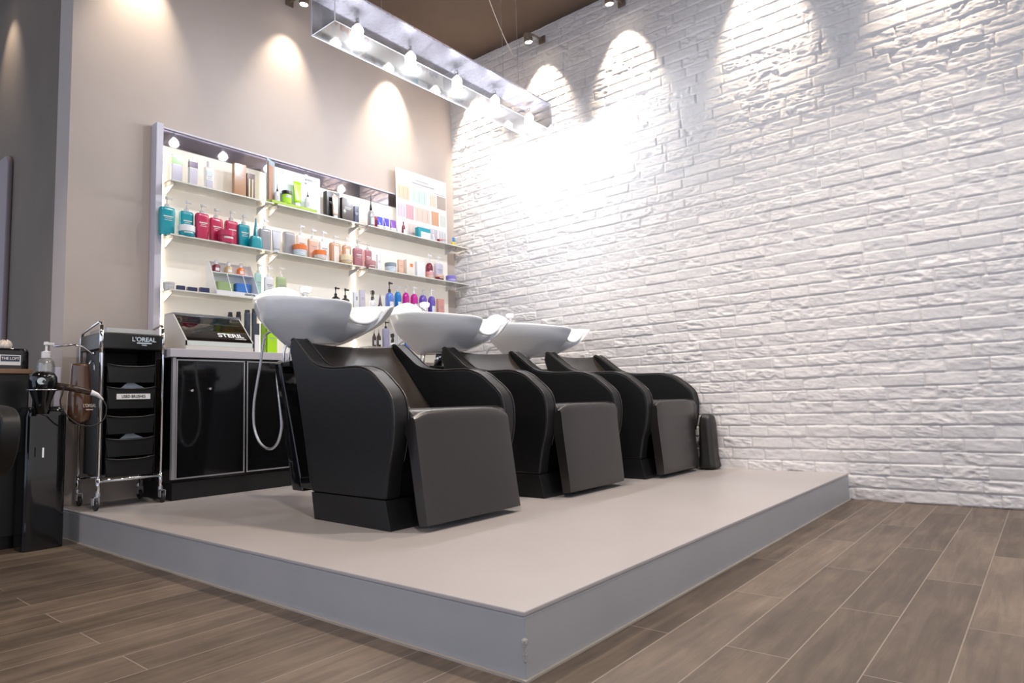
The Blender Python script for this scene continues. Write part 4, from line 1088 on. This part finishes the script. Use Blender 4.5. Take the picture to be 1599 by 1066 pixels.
def product(kind, name, cat, label, group, y, x, wp, h, H, zb, col, cap, ccol):
    s = (x+4.175)/(y+.952)
    dep = {'flat': .52, 'box': .42, 'tube': .5}.get(kind, 1.0)
    if kind in ('round', 'jar', 'cone', 'dome'): w_ = wp/math.sqrt(1+s*s); d = w_
    else: w_ = wp/(1+s*dep*{'flat': .35, 'box': .5, 'tube': .15}[kind]); d = w_*dep
    if name in ('black_box', 'gift_box', 'product_box'): d = min(d, .045)
    if kind == 'flat': d = min(d, .044)
    h = max(h, .026)
    cz = zb+.0004
    t = thing(name, (x, y, cz), label, cat, group)
    M_ = pm(col)
    dark = col in ('black', 'espresso', 'navy', 'charcoal')
    ink = 'pale' if dark or col in ('teal', 'crimson', 'magenta', 'violetdk', 'azure', 'periwinkle', 'mauve', 'wine') else 'grey'
    bm = bmesh.new()
    if kind == 'box':
        box(bm, -w_/2, w_/2, -d/2, d/2, 0, h)
        b_ = link_bm('carton', bm, M_, t, bevel=.0012, seg=1)
        if cap == 'band':
            boxo('colour_band', -w_/2-.0004, w_/2+.0004, -d/2-.0006, d/2, h*.70, h*.92, pm(ccol), b_)
            boxo('grey_panel', -w_/2+.002, w_/2-.002, -d/2-.0006, -d/2, h*.06, h*.66, pm('lavender'), b_)
        elif cap == 'stripe':
            for k in (-.22, .18): boxo('pale_stripe', w_*k-.004, w_*k+.004, -d/2-.0006, -d/2, h*.04, h*.80, pm('goldlt'), b_)
        elif cap == 'face': boxo('white_face', -w_*.30, w_/2-.001, -d/2-.0008, -d/2, h*.03, h*.62, pm('white'), b_)
        elif cap in ('square', 'dot'): boxo('printed_square', -w_*.10, w_*.22, -d/2-.0006, -d/2, h*.55, h*.75, pm(ccol), b_)
        elif cap == 'edge': boxo('side_edge', w_/2, w_/2+.0008, -d/2, d/2, 0.001, h-.001, pm(ccol), b_)
        elif h > .05: mark(b_, w_, -d/2, h*.62, ink, [(.6, .004), (.45, .003)])
        if name == 'black_box' and col == 'espresso':
            e_ = bmesh.new(); prism(e_, [(-.012, 0), (-.003, .012), (0, .024), (.003, .012), (.012, 0), (.003, -.006), (0, -.020), (-.003, -.006)], 'y', -d/2-.0008, -d/2)
            link_bm('emblem', e_, pm('pale'), b_, loc=(-w_*.28, 0, h*.45))
        if name == 'black_box' and col == 'black':
            e_ = bmesh.new(); prism(e_, [(-.006, .01), (.006, .01), (.012, h*.9), (-.010, h*.95)], 'y', -d/2-.0008, -d/2)
            link_bm('silver_streak', e_, pm('goldlt'), b_, loc=(w_*.10, 0, 0))
        return t
    if kind == 'flat':
        loft(bm, [srect(w_*k, d*k2, z, 24, 4) for z, k, k2 in ((0, .86, .86), (.004, .92, .94), (h*.5, .97, 1), (h*.86, 1, 1), (h*.96, .97, .92), (h, .84, .7))])
        b_ = link_bm('bottle_body', bm, M_, t, smooth=False, bevel=.0006, seg=1)
        mark(b_, w_, -d/2, h*.66, ink, [(.62, .0065), (.45, .003), (.5, .003)])
        if col == 'white' or col == 'cream' or name == 'cream_bottle':
            if name == 'cream_bottle':
                boxo('upper_label', -w_*.34, w_*.34, -d/2-.001, -d/2+.001, h*.62, h*.84, pm('iceblue'), b_)
                boxo('lower_label', -w_*.34, w_*.34, -d/2-.001, -d/2+.001, h*.05, h*.45, pm('lavender'), b_)
        if name == 'pump_bottle' and col == 'copperlt':
            boxo('front_label', -w_*.26, w_*.22, -d/2-.001, -d/2+.001, h*.06, h*.85, pm('cream'), b_)
        nr = min(w_, d)*.30
    elif kind in ('round', 'dome'):
        r = w_/2
        if name == 'styling_bottle': prof = [(r*.96, 0), (r, .003), (r, h-.004), (r*.96, h)]
        elif kind == 'dome': prof = [(r*.9, 0), (r, .004), (r, h*.72), (r*.93, h*.84), (r*.74, h*.94), (r*.40, h)]
        else: prof = [(r*.9, 0), (r, .003), (r, h*.80), (r*.85, h*.90), (r*.5, h)]
        lathe(bm, prof, n=20); b_ = link_bm('bottle_body', bm, M_, t, smooth=True)
        bm = bmesh.new()
        a0, a1 = math.radians(-125), math.radians(-65); K = 8
        lo_, hi_ = h*.18, h*.55
        ring = [[( (r+.0006)*math.cos(a0+(a1-a0)*k/K), (r+.0006)*math.sin(a0+(a1-a0)*k/K), z) for k in range(K+1)] for z in (lo_, hi_)]
        ring2 = [[( (r-.001)*math.cos(a0+(a1-a0)*k/K), (r-.001)*math.sin(a0+(a1-a0)*k/K), z) for k in range(K+1)] for z in (lo_, hi_)]
        loft(bm, [ring[0]+ring2[0][::-1], ring[1]+ring2[1][::-1]])
        if not (dark and name == 'styling_bottle'): link_bm('label', bm, pm('white' if col != 'white' else 'lavender'), b_, smooth=False)
        else: bm.free()
        nr = r*.30 if name != 'styling_bottle' else r*.58
    elif kind == 'jar':
        r = w_/2; lh = max(.012, H-h)
        if H <= h+.001: h = H-lh
        h = max(.014, H-lh)
        lathe(bm, [(r*.80, 0), (r*.88, .003), (r*.95, h*.6), (r*.95, h)], n=28)
        b_ = link_bm('jar_body', bm, M_ if col != 'glassy' else pm('clear'), t, smooth=False, bevel=.0006, seg=1)
        bm = bmesh.new(); lathe(bm, [(r*.97, h+.0002), (r, h+.002), (r, h+lh-.003), (r*.95, h+lh), (r*.3, h+lh)], n=28)
        link_bm('lid', bm, pm(ccol) if ccol != 'glassy' else pm('clear'), t, smooth=False, bevel=.0006, seg=1)
        bm = bmesh.new()
        K = 8; a0, a1 = math.radians(-130), math.radians(-60); ra = r*.952
        q0 = [(ra*math.cos(a0+(a1-a0)*k/K), ra*math.sin(a0+(a1-a0)*k/K), h*.62) for k in range(K+1)]; q1 = [(a*.985, b2*.985, h*.85) for a, b2, _ in q0]
        q1 = [(a, b2, h*.88) for a, b2, _ in q0]
        q2 = [(a*.97, b2*.97, z) for a, b2, z in q0]; q3 = [(a*.97, b2*.97, z) for a, b2, z in q1]
        loft(bm, [q0+q2[::-1], q1+q3[::-1]])
        link_bm('label', bm, pm('pale' if ink == 'pale' else 'lavender'), b_)
        return t
    elif kind == 'tube':
        fh = h*.14
        rings = []
        for k in range(9):
            u = k/8
            rings.append(srect(w_*(.84+.16*u), max(.0025, d*(1-u)**.8), fh+u*(h-fh), 20, 2.4+u*3))
        loft(bm, rings); b_ = link_bm('tube_body', bm, M_, t, smooth=True)
        bm = bmesh.new(); loft(bm, [srect(w_*.72, d*.95, z, 20, 3) for z in (0, fh-.0002)])
        link_bm('foot_cap', bm, pm(ccol), t, bevel=.001)
        if name == 'colour_tube':
            bm = bmesh.new(); loft(bm, [srect(w_*(.855+.16*u), d*(1-u)**.8+.0012, fh+u*(h-fh), 20, 2.4+u*3) for u in (.0, .12, .26)])
            link_bm('white_lower_band', bm, pm('white'), b_, smooth=True)
        return t
    elif kind == 'cone':
        r = w_/2
        if name == 'spray_bottle':
            loft(bm, [srect(w_*k, w_*.6*k, z, 22, 4) for z, k in ((0, 1), (h*.7, .92), (h, .75))])
        else: lathe(bm, [(r*.95, 0), (r, .004), (r*.75, h*.6), (r*.5, h)], n=20)
        b_ = link_bm('bottle_body', bm, M_, t, smooth=False, bevel=.001, seg=1)
        bm = bmesh.new(); k = .42 if name == 'spray_bottle' else .46
        lathe(bm, [(r*k, h), (r*k*.9, h+.004), (r*.10, h+(H-h)*.85), (r*.07, H)], n=18)
        link_bm('cone_nozzle', bm, pm(ccol), t, smooth=True)
        return t
    # caps and pumps for bottles
    hh = max(H-h, .012)
    cm = pm(ccol or 'white')
    bm = bmesh.new()
    if cap == 'cap':
        lathe(bm, [(nr*1.5, h), (nr*1.5, h+hh*.85), (nr*1.2, h+hh)], n=16); link_bm('cap', bm, cm, t, smooth=False, bevel=.0008, seg=1)
    elif cap == 'nozzle':
        lathe(bm, [(nr*1.3, h), (nr*1.2, h+hh*.2), (nr*.5, h+hh*.4), (nr*.25, h+hh)], n=14); link_bm('nozzle', bm, cm, t, smooth=True)
    elif cap == 'trigger':
        lathe(bm, [(nr*1.1, h), (nr*1.1, h+hh*.3), (nr*.6, h+hh*.4), (nr*.6, h+hh*.55)], n=14)
        prism(bm, [(-nr*1.1, h+hh*.55), (nr*2.6, h+hh*.60), (nr*2.8, h+hh*.85), (nr*1.2, h+hh), (-nr*1.6, h+hh*.92)], 'y', -.007, .007)
        prism(bm, [(nr*1.3, h+hh*.6), (nr*1.9, h+hh*.6), (nr*2.6, h+hh*.12), (nr*2.2, h+hh*.10)], 'y', -.004, .004)
        link_bm('trigger_head', bm, cm, t)
    elif cap == 'pump':
        nr = max(.009, min(.014, nr))
        lathe(bm, [(nr*1.1, h-.001), (nr*1.1, h+hh*.28), (nr*.6, h+hh*.34), (.0038, h+hh*.38), (.0038, h+hh*.72), (nr*.7, h+hh*.76), (nr*.75, h+hh*.98), (nr*.5, h+hh)], n=14)
        box(bm, -.002, .030, -.0045, .0045, h+hh*.80, h+hh*.94)
        link_bm('pump', bm, cm, t, smooth=False)
    return t

for it in ITEMS:
    product(*it)

# white tiered display stand on the lower glass shelf
def tier_stand():
    x0, x1, y0, y1, z0 = -2.262, -1.985, 2.905, 3.045, 1.3254
    t = thing('display_stand', ((x0+x1)/2, (y0+y1)/2, z0), 'white tiered display stand with slanted sides on the lower glass shelf', 'display stand')
    o = -Vector(((x0+x1)/2, (y0+y1)/2, z0))
    side = [(y0, z0), (y0, z0+.020), (y0+.065, z0+.150), (y0+.11, z0+.225), (y1, z0+.225), (y1, z0)]
    for a in (x0, x1-.003):
        bm = bmesh.new(); prism(bm, [(a_+o.y, b_+o.z) for a_, b_ in side], 'x', a+o.x, a+.003+o.x)
        link_bm('side_panel', bm, M_white, t)
    def B(n, a, b_, c, d, e, f): return boxo(n, a+o.x, b_+o.x, c+o.y, d+o.y, e+o.z, f+o.z, M_white, t)
    B('floor_panel', x0+.0032, x1-.0032, y0+.003, y1-.003, z0, z0+.004)
    fp = B('front_panel', x0+.0032, x1-.0032, y0, y0+.0028, z0, z0+.026)
    B('upper_shelf', x0+.0032, x1-.0032, y0+.066, y1-.0032, z0+.145, z0+.150)
    B('rear_panel', x0+.0032, x1-.0032, y1-.003, y1, z0, z0+.225)
    for xx in (-2.165, -2.062): 
        bm = bmesh.new(); tube(bm, [(xx+o.x, y0+.006+o.y, z0+.026+o.z), (xx+o.x, y0+.066+o.y, z0+.148+o.z)], .0025, n=6)
        link_bm('divider_rod', bm, M_white, t)
    text('stand_text', 'KERASTASE', .0165, pm('charcoal'), fp, (.075, y0+o.y-.0006, .014), sx=.82, bold=.0003)
tier_stand()
g6 = 'items on the tiered display stand'
for kx, c, l in ((-2.215, 'wine', 'small dark red bottle with white cap on the tiered stand'), (-2.135, 'gold', 'small golden bottle with white cap on the tiered stand'), (-2.055, 'orange', 'small amber orange bottle with white cap on the tiered stand')):
    product('round', 'serum_bottle', 'bottle', l, g6, 3.010, kx, .052, .052, .080, 1.3254+.1505, c, 'cap', 'white')
bm = bmesh.new(); loft(bm, [srect(.105, .055, z, 26, 5) for z in (0, .004, .085, .09)])
o_ = link_bm('soap_box', bm, mat('sage_green', (.32,.44,.20), .4), loc=(-2.165, 3.008, 1.3298), bevel=.002); tag(o_, 'sage green rounded box in the lower tier of the display stand', 'box', g6)
bm = bmesh.new(); loft(bm, [srect(.100, .055, z, 26, 5) for z in (0, .004, .088, .093)])
o_ = link_bm('soap_box', bm, mat('cobalt', (.05,.20,.58), .35), loc=(-2.045, 3.008, 1.3298), bevel=.002); tag(o_, 'cobalt blue rounded box in the lower tier of the display stand', 'box', g6)

# white leaflet board with lime tray on the top shelf
def promo_board():
    t = thing('promo_board', (-1.665, 2.975, 1.9704), 'white display board with lime green tray and folded picture leaf on the top shelf', 'display board')
    bm = bmesh.new(); box(bm, -.175, .178, -.004, .0, 0.0, .275)
    bd = link_bm('board', bm, mat('pale_card', (.74,.80,.84), .5), t)
    # folded picture leaf standing out towards the room on the left
    bm = bmesh.new(); prism(bm, [(-.1755, -.004), (-.262, -.055), (-.264, -.052), (-.1755, -.001)], 'z', 0, .300)
    lf = link_bm('picture_leaf', bm, mat('leaf_blue', (.34,.46,.52), .4), t)
    def on_leaf(n, a0, a1, z0, z1, m):
        def q(a, off): return (-.1755-.0865*a+off*.0, -.004-.051*a-.0012-off)
        bm = bmesh.new(); prism(bm, [q(a0, 0), q(a1, 0), (q(a1, 0)[0]+.0008, q(a1, 0)[1]+.0010), (q(a0, 0)[0]+.0008, q(a0, 0)[1]+.0010)], 'z', z0, z1)
        link_bm(n, bm, m, lf)
    on_leaf('printed_shape', .20, .72, .03, .265, mat('printed_skin_tone', (.50,.27,.19), .5))
    on_leaf('printed_edge', .74, .98, .02, .285, mat('printed_brown', (.16,.10,.08), .5))
    on_leaf('printed_base', .05, .98, .002, .028, mat('printed_olive', (.30,.36,.06), .5))
    boxo('tray', -.235, .110, -.070, -.005, .0, .020, mat('lime_tray', (.38,.52,.05), .4), t, bevel=.002)
    ink = pm('charcoal')
    for i, (x_, z_, s_, sz) in enumerate(((-.115, .245, 'A', .022), (-.105, .215, 'ER', .022), (.085, .245, 'active', .026), (.06, .215, 'OK', .018))):
        text('board_text', s_, sz, ink, bd, (x_, -.0046, z_), bold=.0003)
    bm = bmesh.new(); 
    for k in range(3): box(bm, .135, .150, -.0048, -.0041, .235-k*.024, .246-k*.024)
    link_bm('printed_icon', bm, pm('grey'), bd)
    return t
promo_board()
gb = 'bottles on the lime tray of the display board'
zt = 1.9704+.0205
for kind, nm, cat_, lab, x_, w_, h, H, c, cp, cc in (
    ('round', 'serum_bottle', 'bottle', 'small bottle with black dropper, half hidden by the picture leaf', -1.845, .040, .070, .125, 'white', 'nozzle', 'black'),
    ('jar', 'cream_jar', 'jar', 'wide jar with black lid on the lime tray', -1.775, .078, .062, .088, 'lime', 'lid', 'black'),
    ('tube', 'cream_tube', 'tube', 'tall white and lime tube at the middle of the lime tray', -1.695, .060, .175, .175, 'lime', '', 'white'),
    ('round', 'serum_bottle', 'bottle', 'white bottle with black dropper at the right of the lime tray', -1.612, .050, .085, .125, 'white', 'nozzle', 'black')):
    product(kind, nm, cat_, lab, gb, 2.932, x_, w_, h, H, zt, c, cp, cc)

# swatch poster standing on the top shelf
def poster():
    x0, x1, z0, z1, y = -.745, -.175, 1.9704, 2.545, 3.012
    t = thing('swatch_poster', ((x0+x1)/2, y, z0), 'white hair colour poster with rows of pastel swatches beside the corner', 'poster')
    w_, h = x1-x0, z1-z0
    bm = bmesh.new(); box(bm, -w_/2, w_/2, 0, .003, 0, h)
    s = link_bm('sheet', bm, mat('poster_white', (.84,.82,.80), .45), t)
    rows = [(.56, .76, [(.02, .25, (.80,.55,.40)), (.28, .60, (.55,.70,.63)), (.65, .78, (.78,.66,.55)), (.80, .99, (.45,.38,.33))]),
            (.29, .50, [(.02, .17, (.68,.60,.74)), (.18, .33, (.68,.38,.42)), (.35, .65, (.80,.58,.50)), (.68, .83, (.68,.36,.20)), (.86, .98, (.72,.76,.72))]),
            (.03, .23, [(.20, .42, (.78,.64,.60)), (.44, .60, (.70,.68,.74)), (.63, .80, (.62,.58,.66)), (.82, .98, (.70,.72,.74))])]
    i = 0
    for a, b_, cells in rows:
        for u0, u1, c in cells:
            m_ = mat('swatch_%d' % i, tuple(v*.9 for v in c), .5); i += 1
            boxo('swatch', -w_/2+u0*w_, -w_/2+u1*w_, -.0008, -.0001, a*h, b_*h, m_, s)
            bm = bmesh.new()
            for k in range(3):
                xx = -w_/2+(u0+(u1-u0)*(k+.5)/3)*w_
                box(bm, xx-.002, xx+.002, -.0013, -.0009, (a+.02)*h, (b_-.03)*h)
            link_bm('swatch_lines', bm, mat('swatch_ink', (.45,.36,.32), .6), s)
    bm = bmesh.new(); box(bm, -.07, .08, -.0008, -.0001, .885*h, .90*h); box(bm, -.11, .14, -.0008, -.0001, .835*h, .855*h); box(bm, .14, .27, -.0008, -.0001, .775*h, .785*h)
    link_bm('heading_lines', bm, pm('grey'), s)
poster()

# pink tubes lying in a heap at the right end of the top shelf
bm = bmesh.new()
def lying_tube(loc, rz, ry, label, c):
    bm = bmesh.new()
    loft(bm, [[(q[2], q[0], q[1]) for q in srect(.030*(.9+.2*u), max(.003, .022*(1-u)), -.05+.10*u, 18, 2.5)] for u in [k/6 for k in range(7)]])
    o = link_bm('pink_tube', bm, mat(c[0], c[1], .3), smooth=True, loc=loc, rot=(0, ry, rz))
    b = bmesh.new(); tube(b, [(-.064, 0, 0), (-.0505, 0, 0)], .010, n=14); link_bm('cap', b, pm('wine'), o)
    tag(o, label, 'tube', 'pink tubes at the shelf end')
lying_tube((-.275, 2.965, 1.9835), -.25, -.02, 'hot pink tube lying under the other one at the shelf end', ('hot_pink', (.75,.10,.25)))
lying_tube((-.29, 2.962, 2.008), .25, -.22, 'salmon pink tube lying aslant on top of the other', ('salmon_pink', (.80,.25,.28)))
# wire stand beside the teal box
bm = bmesh.new(); tube(bm, smooth_path([(-.50, 2.918, 1.975), (-.46, 2.912, 1.975), (-.43, 2.915, 1.976), (-.425, 2.92, 2.01), (-.425, 2.925, 2.06)], 5), .003, n=6)
tag(link_bm('price_holder', bm, M_chrome, smooth=True), 'small chrome wire price holder before the teal box', 'holder')

# white rack with packets on the bottom shelf
def rack():
    t = thing('packet_rack', (-.66, 2.98, 1.0624), 'white upright rack holding the blue packets behind the second basin', 'rack')
    boxo('side_panel', -.165, -.160, -.06, .065, 0, .225, M_white, t)
    boxo('side_panel', .155, .160, -.06, .065, 0, .225, M_white, t)
    boxo('rear_panel', -.1598, .1548, .060, .065, 0, .225, M_white, t)
rack()
